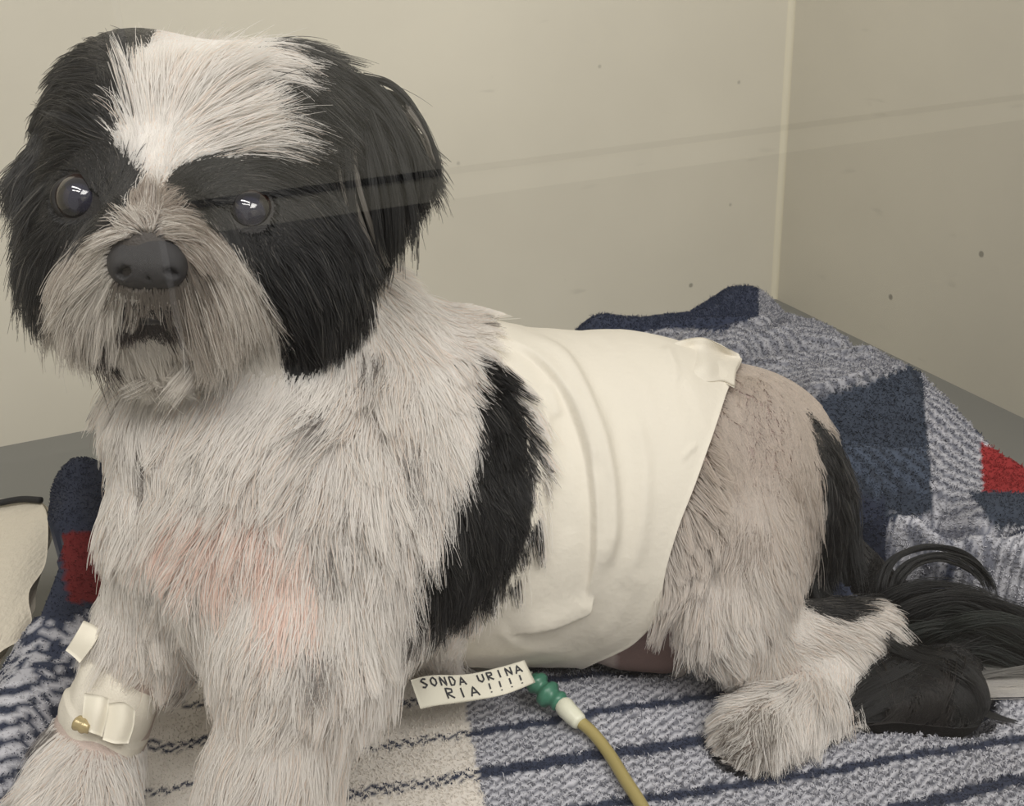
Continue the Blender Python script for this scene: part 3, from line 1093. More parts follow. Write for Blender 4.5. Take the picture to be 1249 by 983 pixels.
sheet('tape_strip', [[on_leg(104, 845, .002), on_leg(122, 848, .004), on_leg(132, 852, .001)], [on_leg(102, 868, .003), on_leg(118, 870, .006), on_leg(130, 872, .002)],
                     [on_leg(100, 888, .002), on_leg(112, 893, .005), on_leg(124, 898, .001)]], M_tape, legb, nu=12, nv=12)
sheet('tape_strip', [[on_leg(132, 858, .001), on_leg(150, 856, .003), on_leg(164, 866, -.002)], [on_leg(130, 880, .001), on_leg(148, 882, .003), on_leg(162, 886, -.002)],
                     [on_leg(126, 902, .001), on_leg(140, 906, .002), on_leg(156, 906, -.002)]], M_tape, legb, nu=12, nv=12)
sheet('tape_tab', [[P(103, 757, .492), P(114, 762, .490), P(124, 769, .490)], [P(92, 776, .490), P(103, 781, .488), P(114, 787, .488)], [P(81, 793, .492), P(90, 800, .490), P(98, 808, .490)]], M_tape, legb, nu=10, nv=10)
M_brass = material('cannula_hub', lin(176, 160, 120), 0.25, Metallic=0.3)
can = tube('cannula', spline([on_leg(92, 880, .003), on_leg(100, 884, .004), on_leg(110, 888, .004)], 8), [.0022, .0036, .0036, .0030, .0036, .0036, .0028, .0028], M_brass, legb)
can['label'] = 'small brass-coloured cannula hub'

# ------------------------------------------------------------------ the coat
EYE_PX = [(e[2], e[3]) for e in EYES]
NO_FUR = [[(700, 760), (800, 735), (842, 780), (838, 840), (700, 840)]]


def keep_coat(p, pa):
    x, y, z = proj(p)
    k = np.ones(len(p), bool)
    for c0, r, ex, ey in EYES:
        k &= np.linalg.norm(p - c0, axis=1) > r * 1.02
    k &= np.linalg.norm((p - nc) @ np.stack([R3 / .0138, U3 / .0102, F3 / .012]).T, axis=1) > 1.0
    tr = pa == TRUNK
    s = (p - ax0) @ axd
    rel = p - ax0 - s[:, None] * axd
    ang = np.arctan2(rel @ e1, rel @ e2)
    i = np.round((ang + math.pi) / (2 * math.pi) * NP).astype(int) % NP
    k &= ~(tr & (s > s0[i] + .004) & (s < s1[i] - .001))
    le = (p - la) @ ld
    k &= ~((pa == FORE) & (le > -.004) & (le < np.linalg.norm(lb - la) - .003) & (x < 230))
    for q in NO_FUR:
        k &= ~in_poly(x, y, q)
    return k


def clear_face(pts):
    """False where a strand would cross an eye or the nose"""
    n, k = pts.shape[:2]
    x, y, z = proj(pts.reshape(-1, 3))
    ok = np.ones(n, bool)
    for c0, r, ex, ey in EYES:
        cx, cy, cz = proj(c0)
        a = (np.hypot((x - cx) / 22, (y - cy - 6) / 17) < 1) & (z < cz + r)
        ok &= ~a.reshape(n, k).any(1)
    a = (np.hypot((x - 180) / 43, (y - 321) / 26) < 1) & (z < .43)
    ok &= ~a.reshape(n, k).any(1) | (rng.random(n) < .02)
    return ok


COATS = [('head_fur', [HEAD], 260, dict(curl=.18, clump=.72, per_clump=34, wild=.16), .00024),
         ('ear_fur', [EAR], 260, dict(curl=.16, clump=.7, per_clump=34), .00024),
         ('body_fur', [TRUNK, FORE], 110, dict(curl=.34, clump=.8, per_clump=45, wild=.2), .00026),
         ('leg_fur', [HIND], 130, dict(curl=.42, clump=.75, per_clump=36, wild=.2), .00024),
         ('tail_fur', [TAIL], 60, dict(curl=.03, clump=.5, wild=.08, gravity=.5), .00024)]
for nm, parts, dens, kw, rad in COATS:
    p, nr, pa = sample(dens, parts, keep_coat)
    d3, ln, lf = flow(p, nr, pa)
    if HIND in parts:
        x, y, z = proj(p)
        sh = in_poly(x, y, [(860, 430), (950, 430), (985, 520), (930, 590), (850, 640)])
        ln = np.where(sh, ln * .6, ln)
    lb_ = None
    if TRUNK in parts:
        sp = (p - ax0) @ axd
        lb_ = np.where((pa == TRUNK) & (sp < Ltot * .6), np.clip((sp - .01) / .03, 0, 1) * .0085, 0)
    if TAIL in parts:
        ln = ln * .22
    pts = grow(p, nr, d3, ln, lf, lift_by=lb_, **kw)
    ok = clear_face(pts) if nm in ('head_fur', 'ear_fur') else np.ones(len(p), bool)
    pts, p, pa = pts[ok], p[ok], pa[ok]
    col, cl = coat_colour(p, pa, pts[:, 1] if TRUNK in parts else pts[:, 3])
    if HIND in parts or TRUNK in parts:
        x, y, z = proj(p)
        g = np.clip((800 - y) / 240, 0, 1)[:, None] * ((cl == 0) & (x > 800))[:, None] * .85
        col = col * (1 - g) + np.array(lin(188, 172, 158)) * g * (.75 + .4 * rng.random((len(p), 1)))
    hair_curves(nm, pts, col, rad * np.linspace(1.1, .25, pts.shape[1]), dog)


def tress(line, n, r0, r1, col, k=12, droop=0.0, jit=.0006, width=.0003, var=.2, cut=.25):
    """n strands along one 3-D line, spread r0 at the root and r1 at the tip"""
    base_l = spline(line, 40)
    out = np.zeros((n, k, 3))
    nl = max(4, n // 45)                                    # strands gather in locks
    lock = rng.normal(0, 1, (nl, 3))
    which = rng.integers(0, nl, n)
    o = lock[which] + rng.normal(0, .30, (n, 3))
    o2 = (lock * .9 + rng.normal(0, .35, (nl, 3)))[which] + rng.normal(0, .26, (n, 3))
    end = 1 - cut * rng.random(n)
    st = rng.random(n) * .10
    ph = rng.random(n) * 6.28
    for i in range(k):
        t = st + (end - st) * i / (k - 1)
        f_ = t * 39
        a = np.clip(f_.astype(int), 0, 38)
        u = (f_ - a)[:, None]
        c = base_l[a] * (1 - u) + base_l[a + 1] * u
        w = (i / (k - 1))
        out[:, i] = c + o * r0 * (1 - w) + o2 * r1 * w + np.sin(ph + w * 5)[:, None] * jit * w * o2 * .5
        out[:, i, 2] = np.maximum(out[:, i, 2] - droop * w * w, .002)
    cols = np.array(col)[None, :] * (1 + var * rng.normal(0, 1, n))[:, None]
    return out, np.clip(cols, .003, .95)


TB = lin(17, 18, 19)
TR = [([P(1085, 780, .600), P(1078, 730, .595), P(1092, 690, .600), P(1130, 673, .600), P(1172, 678, .600), P(1200, 700, .598), P(1212, 728, .596)], 260, .0022, .002, TB),
      ([P(1100, 770, .600), P(1096, 720, .594), P(1118, 690, .596), P(1152, 682, .596), P(1185, 695, .596), P(1205, 715, .594)], 160, .0015, .0015, TB),
      ([P(1090, 800, .600), P(1102, 772, .592), P(1140, 752, .588), P(1190, 748, .588), P(1240, 764, .586), P(1280, 792, .584)], 1300, .009, .007, TB),
      ([P(1095, 805, .596), P(1120, 780, .586), P(1165, 762, .582), P(1215, 778, .580), P(1270, 800, .580)], 1300, .011, .010, TB),
      ([P(1100, 805, .588), P(1135, 785, .578), P(1185, 780, .574), P(1235, 800, .572), P(1280, 820, .572)], 1100, .009, .009, lin(20, 25, 23)),
      ([P(1150, 850, .560), P(1195, 842, .556), P(1235, 838, .556), P(1285, 832, .556)], 700, .006, .007, lin(190, 184, 176)),
      ([P(1160, 862, .556), P(1205, 862, .554), P(1245, 862, .554), P(1290, 862, .554)], 500, .004, .005, lin(206, 200, 192)),
      ([P(1160, 832, .560), P(1200, 826, .558), P(1245, 822, .558), P(1290, 822, .558)], 260, .004, .006, lin(110, 108, 104)),
      ([P(1140, 815, .552), P(1110, 822, .544), P(1070, 845, .538), P(1035, 872, .536), P(1015, 893, .535)], 1400, .008, .004, TB),
      ([P(1110, 812, .552), P(1140, 818, .540), P(1165, 840, .536), P(1175, 868, .534), P(1160, 892, .532)], 1300, .008, .005, TB),
      ([P(1120, 818, .548), P(1125, 840, .534), P(1120, 868, .530), P(1105, 890, .530)], 1500, .010, .008, lin(24, 21, 20)),
      ([P(1185, 865, .535), P(1205, 880, .532), P(1222, 893, .530), P(1236, 905, .529)], 60, .002, .001, TB),
      ([P(1000, 560, .625), P(1018, 620, .618), P(1022, 680, .612), P(1030, 735, .605)], 700, .007, .007, TB),
      ([P(990, 640, .612), P(1002, 690, .606), P(1012, 735, .598), P(1035, 752, .592)], 400, .006, .005, TB)]
tp, tc = [], []
for q_, (line, n, r0, r1, colr) in enumerate(TR):
    a, b = tress(line, n, r0, r1, colr)
    if 8 <= q_ <= 10:                                       # the lump's hair lies close
        for i in range(a.shape[1]):
            d = grid_at(_d, a[:, i])
            g = unit(grid_at(_grad, a[:, i]))
            a[:, i] += g * (np.clip(d, .0015, .0045) - d)[:, None] * (d < .05)[:, None]
            a[:, i, 2] = np.maximum(a[:, i, 2], .002)
    tp.append(a)
    tc.append(b)
hair_curves('tail_plume', np.vstack(tp), np.vstack(tc), .00030 * np.linspace(1, .3, 12), dog)
tp, tc = [], []
EB, EW = lin(26, 26, 26), lin(116, 110, 102)
for line, n, r0, r1, colr in [
        ([P(424, 112, .492), P(455, 122, .484), P(486, 152, .481), P(506, 195, .482), P(512, 240, .485)], 420, .004, .005, EB),
        ([P(424, 118, .488), P(446, 145, .480), P(466, 200, .476), P(478, 260, .478), P(480, 322, .482)], 500, .004, .005, EB),
        ([P(432, 110, .494), P(472, 118, .489), P(502, 150, .490), P(524, 198, .492), P(522, 226, .493)], 240, .003, .003, EB),
        ([P(430, 120, .478), P(424, 170, .472), P(432, 225, .470), P(452, 285, .472), P(470, 325, .476)], 130, .002, .003, EW),
        ([P(490, 130, .486), P(512, 160, .487), P(526, 196, .489)], 60, .002, .001, EW),
        ([P(416, 110, .488), P(430, 150, .477), P(436, 210, .470), P(442, 270, .471), P(450, 325, .475)], 300, .004, .005, EB)]:
    a, b = tress(line, n, r0, r1, colr)
    tp.append(a)
    tc.append(b)
hair_curves('ear_lock', np.vstack(tp), np.vstack(tc), .00030 * np.linspace(1, .3, 12), dog)

# ------------------------------------------------------------------ plaid fleece blanket, bunched behind the dog
CTRL = []


def cp(px, py, depth):
    CTRL.append(P(px, py, depth))


def cz(x, y, z):
    CTRL.append(np.array([x, y, z]))


for q in [(.0, .22), (.0, .30), (.0, .38), (.0, .45), (.0, .52), (.0, .60), (-.1, .26), (-.1, .36), (-.1, .46), (-.1, .56), (-.16, .40), (-.17, .46), (.1, .26), (.1, .36), (.1, .46), (.1, .56), (.16, .30), (.2, .38), (.2, .46), (.15, .62), (.05, .68),
          (.26, .30), (.26, .40), (.3, .46), (-.1, .66), (.18, .54), (.24, .50), (-.15, .55)]:
    cz(q[0], q[1], 0)
# the roll of blanket beside the dog's chest
for q in [(95, 556, .64), (92, 610, .60), (82, 680, .572), (55, 755, .540), (30, 830, .512), (0, 900, .492), (-40, 970, .465)]:
    cp(*q)
for q in [(-.222, .56, .01), (-.205, .50, .0), (-.205, .45, .0), (-.212, .41, .0), (-.212, .37, .0), (-.18, .34, .0), (-.33, .60, -.01), (-.32, .52, .0), (-.30, .44, .0), (-.30, .36, .0), (-.36, .70, -.035), (-.2, .66, .015), (-.4, .5, -.03), (-.27, .69, .02)]:
    cz(*q)
# the heap
for q in [(715, 394, .86), (760, 392, .86), (810, 388, .87), (858, 370, .88), (912, 354, .89), (940, 378, .88), (985, 395, .87),
          (850, 412, .80), (910, 410, .80), (960, 400, .82), (900, 440, .76), (960, 432, .78), (1010, 420, .79), (1070, 432, .775), (960, 470, .735), (1040, 458, .745),
          (985, 490, .70), (1050, 470, .71), (1115, 443, .735), (1010, 530, .685), (1080, 525, .69), (1150, 510, .70), (1000, 590, .665), (1080, 585, .67), (1150, 580, .68), (1195, 565, .69), (1040, 630, .655), (1140, 625, .66),
          (1080, 652, .615), (1150, 640, .625), (1215, 632, .63), (1249, 622, .635), (1100, 690, .60), (1180, 690, .60), (1249, 690, .605), (1249, 590, .67), (1249, 740, .575), (1290, 640, .63), (1290, 740, .57)]:
    cp(*q)
for q in [(.02, .86, -.02), (.12, .92, -.035), (.25, .96, -.03), (.33, .90, -.035), (.37, .80, -.038), (.42, .70, -.038), (-.05, .76, -.0), (.0, .95, -.038), (.44, .60, -.03), (.45, .5, -.01), (.38, .42, 0), (.35, .33, 0)]:
    cz(*q)
CT = np.array(CTRL)


def tps_fit(xy, z, lam):
    n = len(xy)
    r = np.linalg.norm(xy[:, None] - xy[None], axis=2)
    Kk = np.where(r > 0, r * r * np.log(r + 1e-12), 0) + lam * np.eye(n)
    Pm = np.hstack([np.ones((n, 1)), xy])
    Am = np.block([[Kk, Pm], [Pm.T, np.zeros((3, 3))]])
    return np.linalg.solve(Am, np.concatenate([z, np.zeros(3)]))


_tw = tps_fit(CT[:, :2], CT[:, 2], 2e-5)


def tps(xy):
    out = np.zeros(len(xy))
    for s in range(0, len(xy), 20000):
        q = xy[s:s + 20000]
        r = np.linalg.norm(q[:, None] - CT[None, :, :2], axis=2)
        out[s:s + 20000] = np.where(r > 0, r * r * np.log(r + 1e-12), 0) @ _tw[:-3] + _tw[-3] + q @ _tw[-2:]
    return out


BS = 0.0025
gx = np.arange(-.47, .50, BS)
gy = np.arange(.20, 1.02, BS)
GX, GY = np.meshgrid(gx, gy, indexing='ij')
XY = np.stack([GX.ravel(), GY.ravel()], 1)
Zb = tps(XY)
fl = np.clip((XY[:, 1] - .62) / .1, 0, 1) + np.clip((XY[:, 0] - .2) / .06, 0, 1) + np.clip((-.2 - XY[:, 0]) / .05, 0, 1)
fl = np.clip(fl, 0, 1)
Zb += vnoise(XY, 22, 1) * (.0015 + .006 * fl) + vnoise(XY, 55, 2) * (.0008 + .002 * fl)
PX, PY, _ = proj(np.column_stack([XY, Zb]))
# creases of the bunched folds
for line, h_, wdt in [([(880, 445), (950, 438), (1010, 424), (1075, 416)], -.014, 8), ([(970, 500), (1050, 478), (1118, 446)], -.010, 6), ([(1000, 540), (1070, 536), (1140, 532)], -.012, 7), ([(1010, 622), (1090, 612), (1190, 640), (1240, 632)], -.016, 9),
                      ([(1090, 668), (1140, 662), (1215, 650)], .008, 14), ([(1050, 700), (1120, 690), (1249, 705)], -.008, 10), ([(820, 405), (870, 396), (930, 402), (960, 384)], -.012, 7), ([(985, 497), (1055, 476), (1112, 452)], .006, 10),
                      ([(120, 740), (90, 755), (40, 800)], -.008, 8)]:
    d, sd, al = poly_dist(PX, PY, line)
    Zb += 2.0 * h_ * np.exp(-(d / wdt) ** 2) * taper(al, .12)
# fold edges: the nearer layer stands up along a line and sinks back behind it
for line, h_ in [([(880, 462), (950, 458), (1010, 446), (1080, 436)], .013), ([(970, 518), (1050, 494), (1120, 462)], .014), ([(1000, 556), (1070, 552), (1145, 548)], .009), ([(1070, 672), (1150, 658), (1215, 650), (1260, 645)], .005),
                 ([(815, 422), (870, 412), (930, 416), (975, 402)], .010), ([(1030, 640), (1090, 628), (1150, 636)], .004)]:
    d, sd, al = poly_dist(PX, PY, line)
    Zb += h_ * taper(al, .1) * np.where(sd > 0, np.exp(-d / 40.0), np.exp(-(d / 3.0) ** 2))
under = in_poly(PX, PY, [(430, 700), (560, 760), (800, 760), (870, 790), (1000, 760), (1060, 800), (1060, 1100), (430, 1100)])
Zb = np.where(under, np.minimum(Zb, .0015), Zb)
Zb = np.maximum(Zb, FLOOR_Z + .004)
# the blanket gives way under the dog
DH = np.full(GX.shape, 1.0)
low_v = np.vstack([dog_v] + [np.array([v.co for v in o.data.vertices]) for o in (bandage, legb)])
ci_ = np.round((low_v[:, 0] - gx[0]) / BS).astype(int)
cj_ = np.round((low_v[:, 1] - gy[0]) / BS).astype(int)
okc = (ci_ >= 2) & (cj_ >= 2) & (ci_ < GX.shape[0] - 2) & (cj_ < GX.shape[1] - 2)
for a in (-2, -1, 0, 1, 2):
    for b in (-2, -1, 0, 1, 2):
        np.minimum.at(DH, (ci_[okc] + a, cj_[okc] + b), low_v[okc, 2])
Zs = np.minimum(Zb.reshape(GX.shape), DH - .0015)
soft = (gx[:, None] < -.12) & (gy[None, :] < .60)
for _ in range(14):
    av = Zs.copy()
    av[1:-1, 1:-1] = (Zs[:-2, 1:-1] + Zs[2:, 1:-1] + Zs[1:-1, :-2] + Zs[1:-1, 2:] + Zs[1:-1, 1:-1] * 2) / 6
    Zs = np.where(soft, np.minimum(av, DH - .0015), Zs)
soft = (gx[:, None] > .20) & (gy[None, :] > .44) & (gy[None, :] < .62)
for _ in range(10):
    av = Zs.copy()
    av[1:-1, 1:-1] = (Zs[:-2, 1:-1] + Zs[2:, 1:-1] + Zs[1:-1, :-2] + Zs[1:-1, 2:] + Zs[1:-1, 1:-1] * 2) / 6
    Zs = np.where(soft, np.minimum(av, DH - .0015), Zs)
Zb = Zs.ravel()
# where the blanket ends
PXY = np.column_stack([XY, Zb])
ab = (PXY - K * [1, 1, 0]) @ b_dir
bb = (PXY - K * [1, 1, 0]) @ s_dir
EDGE = [(-.26, .16), (-.30, .30), (-.32, .42), (-.258, .455), (-.260, .50), (-.285, .54), (-.295, .60), (-.31, .66), (-.325, .70), (-.27, .715), (-.16, .70), (-.02, .78), (.04, .84), (.10, .862), (.16, .875), (.205, .90), (.24, .90), (.262, .83), (.278, .76), (.292, .70), (.306, .655),
        (.322, .61), (.36, .575), (.42, .55), (.48, .53), (.48, .16)]
edge_w = np.stack([vnoise(XY, 18, 7), vnoise(XY, 18, 8)], 1) * .008
inside = in_poly(XY[:, 0] + edge_w[:, 0], XY[:, 1] + edge_w[:, 1], EDGE) & (bb > .012) & (ab > .012) & (bb < PANE_B - .012)

NAVY, PALE, CREAM, RED = np.array(lin(50, 57, 77)), np.array(lin(200, 200, 207)), np.array(lin(222, 216, 208)), np.array(lin(140, 36, 38))
TEAL = np.array(lin(56, 64, 78))


STRIPE = np.array([27.0, -69.0, -107.0])                     # the stripes run across the roll


def plaid(xyz):
    """woven colours: warp across, weft along, a diagonal twill chooses between them"""
    q = np.array(xyz)
    x, y, z = proj(q)
    u = q[:, 0] * .990 + q[:, 1] * .14
    v2 = -q[:, 0] * .14 + q[:, 1] * .990
    surf = np.zeros((len(q), 3))
    per = .0062
    wob = vnoise(q[:, :2], 90, 12) * .0008
    tw = (((u + v2 * 1.15 + wob) / per) % 1) < .5
    warp = np.where((u < .028)[:, None] & (u > -.24)[:, None], CREAM, NAVY)
    vv = (v2 - .385) % .062
    line = (vv < .0075) | ((vv > .031) & (vv < .0365))
    weft = np.where(line[:, None], NAVY, np.where((u < .028)[:, None], CREAM * .97, PALE))
    col = np.where(tw[:, None], warp, weft)
    grey = tw & (u > .028) & ~line
    col[grey] = NAVY * .55 + PALE * .45 * .6
    # parts of the pattern that show in the bunched folds
    def put(poly, a, b=None, ang=(1, 1.15), p2=per):
        m = in_poly(x, y, poly)
        if b is None:
            col[m] = a
        else:
            t = (((q[:, 0] * ang[0] + (q[:, 1] + 2 * z_ * 0) * ang[1] + wob) / p2) % 1) < .5
            col[m] = np.where(t[m][:, None], a, b)
    z_ = q[:, 2]
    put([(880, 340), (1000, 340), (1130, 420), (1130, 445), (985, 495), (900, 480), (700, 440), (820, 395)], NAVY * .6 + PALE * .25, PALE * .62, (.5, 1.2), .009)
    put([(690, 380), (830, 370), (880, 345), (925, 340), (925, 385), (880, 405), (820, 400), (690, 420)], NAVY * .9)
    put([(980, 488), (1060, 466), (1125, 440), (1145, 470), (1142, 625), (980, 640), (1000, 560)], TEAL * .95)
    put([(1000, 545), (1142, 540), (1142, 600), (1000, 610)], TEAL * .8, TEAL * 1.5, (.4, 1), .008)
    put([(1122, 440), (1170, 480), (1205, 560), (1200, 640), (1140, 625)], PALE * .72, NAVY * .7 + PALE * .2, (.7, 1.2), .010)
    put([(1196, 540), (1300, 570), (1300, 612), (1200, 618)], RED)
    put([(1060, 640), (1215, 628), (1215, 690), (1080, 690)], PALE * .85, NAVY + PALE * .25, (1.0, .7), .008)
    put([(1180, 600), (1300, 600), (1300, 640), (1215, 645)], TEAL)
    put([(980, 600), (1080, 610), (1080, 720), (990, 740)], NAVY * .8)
    # the roll beside the chest
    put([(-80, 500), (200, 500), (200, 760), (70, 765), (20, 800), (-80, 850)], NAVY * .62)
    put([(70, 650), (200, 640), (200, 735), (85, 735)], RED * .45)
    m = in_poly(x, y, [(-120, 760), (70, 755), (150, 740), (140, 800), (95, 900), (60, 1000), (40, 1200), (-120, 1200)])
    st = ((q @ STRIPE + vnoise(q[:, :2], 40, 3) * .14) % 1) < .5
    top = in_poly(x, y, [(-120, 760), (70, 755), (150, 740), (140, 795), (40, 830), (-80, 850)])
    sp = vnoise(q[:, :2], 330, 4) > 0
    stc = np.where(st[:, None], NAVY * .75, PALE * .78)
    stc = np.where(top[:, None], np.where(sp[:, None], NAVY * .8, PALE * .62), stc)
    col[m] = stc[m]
    return col


idx = np.full(len(XY), -1)
nx_, ny_ = GX.shape
cell = np.arange(len(XY)).reshape(nx_, ny_)
qd = np.stack([cell[:-1, :-1], cell[1:, :-1], cell[1:, 1:], cell[:-1, 1:]], -1).reshape(-1, 4)
qd = qd[inside[qd].all(1)]
used = np.unique(qd)
idx[used] = np.arange(len(used))
bv = PXY[used]
bq = idx[qd]
# hem: a skirt folded down and under along the border
ed = np.vstack([bq[:, [0, 1]], bq[:, [1, 2]], bq[:, [2, 3]], bq[:, [3, 0]]])
key = np.sort(ed, 1)
uq, inv, cnt = np.unique(key, axis=0, return_inverse=True, return_counts=True)
border = ed[cnt[inv.ravel()] == 1]
bn = np.unique(border)
low = bv[bn].copy()
low[:, 2] = FLOOR_Z + .001
m2 = np.full(len(bv), -1)
m2[bn] = len(bv) + np.arange(len(bn))
skirt = np.stack([border[:, 1], border[:, 0], m2[border[:, 0]], m2[border[:, 1]]], 1)
blanket = empty('blanket', (0, .55, 0))
tag(blanket, 'navy and white plaid fleece blanket spread under the dog and bunched up behind it', 'blanket')
all_v = np.vstack([bv, low])
cloth = np_mesh('fleece_cloth', all_v, np.vstack([bq, skirt]), attr_material('fleece', .95), blanket)
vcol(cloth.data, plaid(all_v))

# nap of the fleece
zf = PXY.reshape(nx_, ny_, 3)
nrm_g = unit(np.cross(np.gradient(zf, axis=0), np.gradient(zf, axis=1))).reshape(-1, 3)
ctr = (PXY[qd[:, 0]] + PXY[qd[:, 2]]) / 2
cx, cy, _ = proj(ctr)
vis = (cx > -80) & (cx < 1330) & (cy > 300) & (cy < 1060)
ar = np.linalg.norm(np.cross(PXY[qd[:, 1]] - PXY[qd[:, 0]], PXY[qd[:, 3]] - PXY[qd[:, 0]]), axis=1)
w = ar * vis * np.where(cy > 900, 1.4, 1.0)
NN = 160000
t = rng.choice(len(w), NN, p=w / w.sum())
fu, fv = rng.random((NN, 1)), rng.random((NN, 1))
root = PXY[qd[t, 0]] * (1 - fu) * (1 - fv) + PXY[qd[t, 1]] * fu * (1 - fv) + PXY[qd[t, 2]] * fu * fv + PXY[qd[t, 3]] * (1 - fu) * fv
nn = nrm_g[qd[t, 0]]
lean = unit(nn * .8 + rng.normal(0, .35, (NN, 3)))
ln = .0014 * np.exp(rng.normal(0, .3, NN))
far = np.clip(root[:, 1] - .5, 0, 1)
ln *= 1 + 1.3 * far
ln *= np.where(root[:, 0] < -.17, .6, 1.0)
nap = np.stack([root - nn * .0005, root + lean * (ln * .55)[:, None], root + unit(lean + rng.normal(0, .4, (NN, 3))) * ln[:, None]], 1)
ncol = plaid(root) * (0.93 + .14 * rng.random(NN))[:, None]
cm = bpy.data.materials.new('fleece_nap')
cm.use_nodes = True
n_, l_ = cm.node_tree.nodes, cm.node_tree.links
at_ = n_.new('ShaderNodeAttribute')
at_.attribute_name = 'col'
l_.new(at_.outputs['Color'], n_['Principled BSDF'].inputs['Base Color'])
n_['Principled BSDF'].inputs['Roughness'].default_value = .95
hair_curves('fleece_nap', nap, np.clip(ncol, 0, .95), .00026 * np.array([1, .9, .4]), blanket, cm)

# ------------------------------------------------------------------ cream pad at the cage's end, the shaded gap along its top made as a dark strip
M_pad = material('pad_cloth', lin(206, 198, 182), .9)
n_, l_, b_ = nodes(M_pad)
tx = n_.new('ShaderNodeTexNoise')
tx.inputs['Scale'].default_value = 35
tx.inputs['Detail'].default_value = 5
bp = n_.new('ShaderNodeBump')
bp.inputs['Strength'].default_value = .4
bp.inputs['Distance'].default_value = .004
l_.new(tx.outputs['Fac'], bp.inputs['Height'])
l_.new(bp.outputs['Normal'], b_.inputs['Normal'])
M_dark = material('shade_strip', lin(36, 36, 38), .8)
pad = empty('towel', (-.40, .58, FLOOR_Z))
tag(pad, 'cream towel folded against the blanket beside the dog, a dark strip for the shaded gap along its top', 'towel')
rowsT = [[P(-70, 632, 0.695), P(-10, 622, 0.697), P(30, 617, 0.697), P(55, 616, 0.690)],
         [P(-70, 680, 0.660), P(-10, 668, 0.663), P(30, 655, 0.667), P(62, 640, 0.675)],
         [P(-70, 730, 0.620), P(-10, 722, 0.625), P(22, 712, 0.633), P(50, 700, 0.647)],
         [P(-90, 790, 0.580), P(-20, 790, 0.585), P(6, 775, 0.597), P(36, 740, 0.620)],
         [P(-110, 850, 0.550), P(-40, 840, 0.560), P(-8, 815, 0.575), P(18, 775, 0.600)]]
sheet('towel_fold', rowsT, M_pad, pad, thick=.016, nu=30, nv=30)
tube('gap_shade', spline([P(-70, 626, .682), P(-10, 615, .683), P(25, 609, .683), P(50, 610, .678)], 20), .0022, M_dark, pad)

# ------------------------------------------------------------------ urinary catheter with its paper tag
cath = empty('urinary_catheter', tuple(G(690, 880, 0)))
tag(cath, 'yellowish catheter tube with white and green connectors and a handwritten paper tag', 'catheter')
M_tube = material('tube_silicone', lin(166, 152, 100), .3)
M_white = material('connector_plastic', lin(226, 226, 206), .35)
M_green = material('green_plastic', lin(78, 138, 114), .3)
M_green.node_tree.nodes['Principled BSDF'].inputs['Transmission Weight'].default_value = .25
M_paper = material('paper', lin(226, 222, 206), .7)
M_ink = material('ink', lin(40, 40, 46), .6)
zt = .006
tube('tube', spline([G(700, 874, .010), G(722, 893, .008), G(742, 918, zt), G(762, 950, zt), G(784, 985, zt), G(806, 1030, zt), G(840, 1090, zt)], 60), .0032, M_tube, cath)
tube('connector', spline([G(686, 858, .012), G(692, 866, .012), G(700, 874, .011), G(708, 882, .010)], 16), [.003, .0048, .0052, .0052, .0052, .0052, .0050, .0050, .0050, .0050, .0048, .0048, .0046, .0046, .0044, .0036], M_white, cath)
gr = tube('connector', spline([G(650, 826, .018), G(658, 836, .016), G(668, 846, .014), G(680, 854, .013), G(688, 860, .012)], 22), [.0036, .0036, .0060, .0064, .0064, .0062, .0048, .0046, .0046, .0070, .0074, .0074, .0072, .0050, .0048, .0048, .0056, .0056, .0050, .0044, .0040, .0036], M_green, cath)
gr['label'] = 'translucent green connector'
tube('tube', spline([G(648, 824, .018), G(644, 823, .018), G(640, 823, .0175), G(636, 824, .017)], 16), .0022, material('clear_tube', lin(170, 176, 160), .25), cath)
# the tag: a folded paper strip, a little wavy
TL, TR_, BR_, BL_ = P(501, 833, .521), P(640, 806, .529), P(653, 834, .523), P(513, 869, .513)


def tag_pt(u, v2, lift=0.0):
    p = (TL * (1 - u) + TR_ * u) * (1 - v2) + (BL_ * (1 - u) + BR_ * u) * v2
    nrm = unit(np.cross(TR_ - TL, TL - BL_))
    if nrm @ c_f > 0:
        nrm = -nrm
    wave = .0018 * math.sin(u * 5.2 + .6) + .0010 * math.sin(u * 11 + v2 * 2)
    return p + nrm * (wave + lift) + c_u * (.0012 * math.sin(u * 6.0 + 1.2))


paper = sheet('paper_tag', [[tag_pt(u, v2) for u in np.linspace(0, 1, 9)] for v2 in np.linspace(0, 1, 4)], M_paper, cath, thick=.0006, nu=40, nv=14)
GLYPH = {'S': [[(.9, .1), (.5, 0), (.1, .2), (.5, .5), (.9, .75), (.5, 1), (.1, .9)]], 'O': [[(.5, 0), (.1, .3), (.1, .7), (.5, 1), (.9, .7), (.9, .3), (.5, 0)]], 'N': [[(.1, 1), (.1, 0), (.9, 1), (.9, 0)]],
         'D': [[(.1, 0), (.1, 1), (.6, .95), (.9, .5), (.6, .05), (.1, 0)]], 'A': [[(.0, 1), (.5, 0), (1, 1)], [(.2, .65), (.8, .65)]], 'U': [[(.1, 0), (.1, .7), (.5, 1), (.9, .7), (.9, 0)]],
         'R': [[(.1, 1), (.1, 0), (.8, .1), (.8, .4), (.1, .5), (.9, 1)]], 'I': [[(.5, 0), (.5, 1)]], '!': [[(.5, 0), (.5, .62)], [(.5, .86), (.5, .98)]], 'i': [[(.5, .35), (.5, 1)], [(.5, .05), (.5, .12)]]}
iv, if_ = [], []


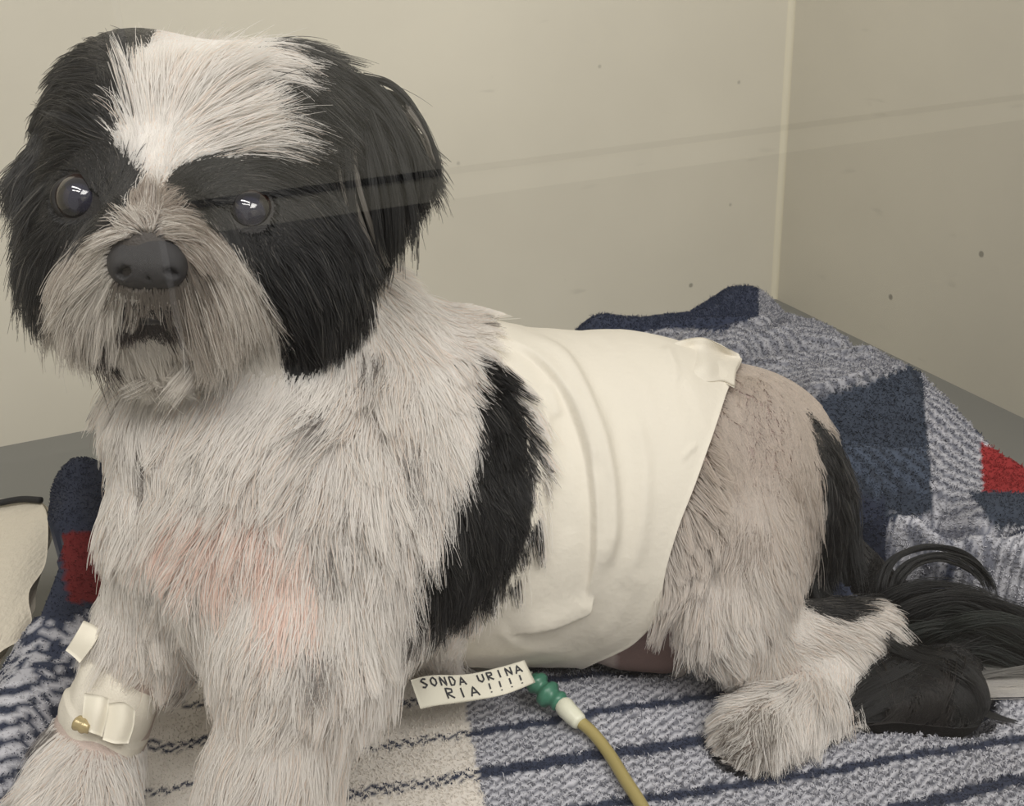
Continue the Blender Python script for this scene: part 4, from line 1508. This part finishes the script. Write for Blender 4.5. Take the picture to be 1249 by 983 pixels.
def write(text, u0, u1, v0, v1, slant=0.0):
    n = len(text)
    for i, ch in enumerate(text):
        if ch == ' ':
            continue
        cu = u0 + (u1 - u0) * i / n
        cw = (u1 - u0) / n * .68
        dv = rng.normal(0, .015)
        for st in GLYPH[ch]:
            pl = np.array(st, float)
            t = np.linspace(0, len(pl) - 1, 6 * (len(pl) - 1) + 1)
            fx = np.interp(t, np.arange(len(pl)), pl[:, 0])
            fy = np.interp(t, np.arange(len(pl)), pl[:, 1])
            w3d = np.array([tag_pt(cu + cw * (a + slant * (1 - b)), v0 + dv + (v1 - v0) * b, .0007) for a, b in zip(fx, fy)])
            d = unit(np.gradient(w3d, axis=0))
            nrm = unit(c_o - w3d)
            sdv = unit(np.cross(d, nrm)) * .00042
            b0 = len(iv)
            for q, s in zip(w3d, sdv):
                iv.extend([q + s, q - s])
            for k in range(len(w3d) - 1):
                if_.append((b0 + 2 * k, b0 + 2 * k + 1, b0 + 2 * k + 3, b0 + 2 * k + 2))


write('SONDA URINA', .07, .97, .10, .40)
write('RIA', .25, .56, .50, .86)
write('!!!!', .60, .96, .50, .86, .1)
mesh('lettering', iv, if_, M_ink, paper)

# ------------------------------------------------------------------ the glass front and the room it mirrors
M_glass = bpy.data.materials.new('front_glass')
M_glass.use_nodes = True
n_, l_ = M_glass.node_tree.nodes, M_glass.node_tree.links
n_.remove(n_['Principled BSDF'])
tr_ = n_.new('ShaderNodeBsdfTransparent')
gl_ = n_.new('ShaderNodeBsdfGlossy')
gl_.inputs['Roughness'].default_value = 0.0
fr_ = n_.new('ShaderNodeFresnel')
ge_ = n_.new('ShaderNodeNewGeometry')                       # both faces of the pane reflect alike
ma_ = n_.new('ShaderNodeMath')
ma_.operation = 'MULTIPLY_ADD'
ma_.inputs[1].default_value = 1 / 1.5 - 1.5
ma_.inputs[2].default_value = 1.5
l_.new(ge_.outputs['Backfacing'], ma_.inputs[0])
l_.new(ma_.outputs[0], fr_.inputs['IOR'])
mx_ = n_.new('ShaderNodeMixShader')
l_.new(fr_.outputs['Fac'], mx_.inputs['Fac'])
l_.new(tr_.outputs['BSDF'], mx_.inputs[1])
l_.new(gl_.outputs['BSDF'], mx_.inputs[2])
l_.new(mx_.outputs['Shader'], n_['Material Output'].inputs['Surface'])
tag(box('window_1', (.0, PANE_B, FLOOR_Z), (1.45, PANE_B + .004, 1.0), M_glass, frame=cage), kind='structure')
M_room = material('room_paint', lin(226, 222, 206), .8)
M_roomlow = material('room_dado', lin(70, 66, 62), .8)
M_line = material('room_rail', lin(30, 30, 30), .7)
RB = PANE_B + 3.0
tag(box('wall_front', (-4.0, RB, -.30), (.62, RB + .05, 1.6), M_room, frame=cage), kind='structure')
tag(box('trim_2', (-4.0, RB - .012, -.305), (.62, RB + .05, -.285), M_line, frame=cage), kind='structure')
tag(box('trim_3', (-4.0, RB - .006, -.385), (.62, RB + .05, -.305), M_room, frame=cage), kind='structure')
tag(box('wall_front.001', (-4.0, RB, -1.0), (.62, RB + .05, -.385), M_roomlow, frame=cage), kind='structure')
tag(box('floor.001', (-4.0, PANE_B + .25, -1.05), (1.9, RB, -1.0), M_roomlow, frame=cage), kind='structure')
M_door = material('room_door', lin(150, 146, 138), .7)
tag(box('door_1', (.64, RB, -1.0), (1.9, RB + .05, 1.2), M_door, frame=cage), kind='structure')
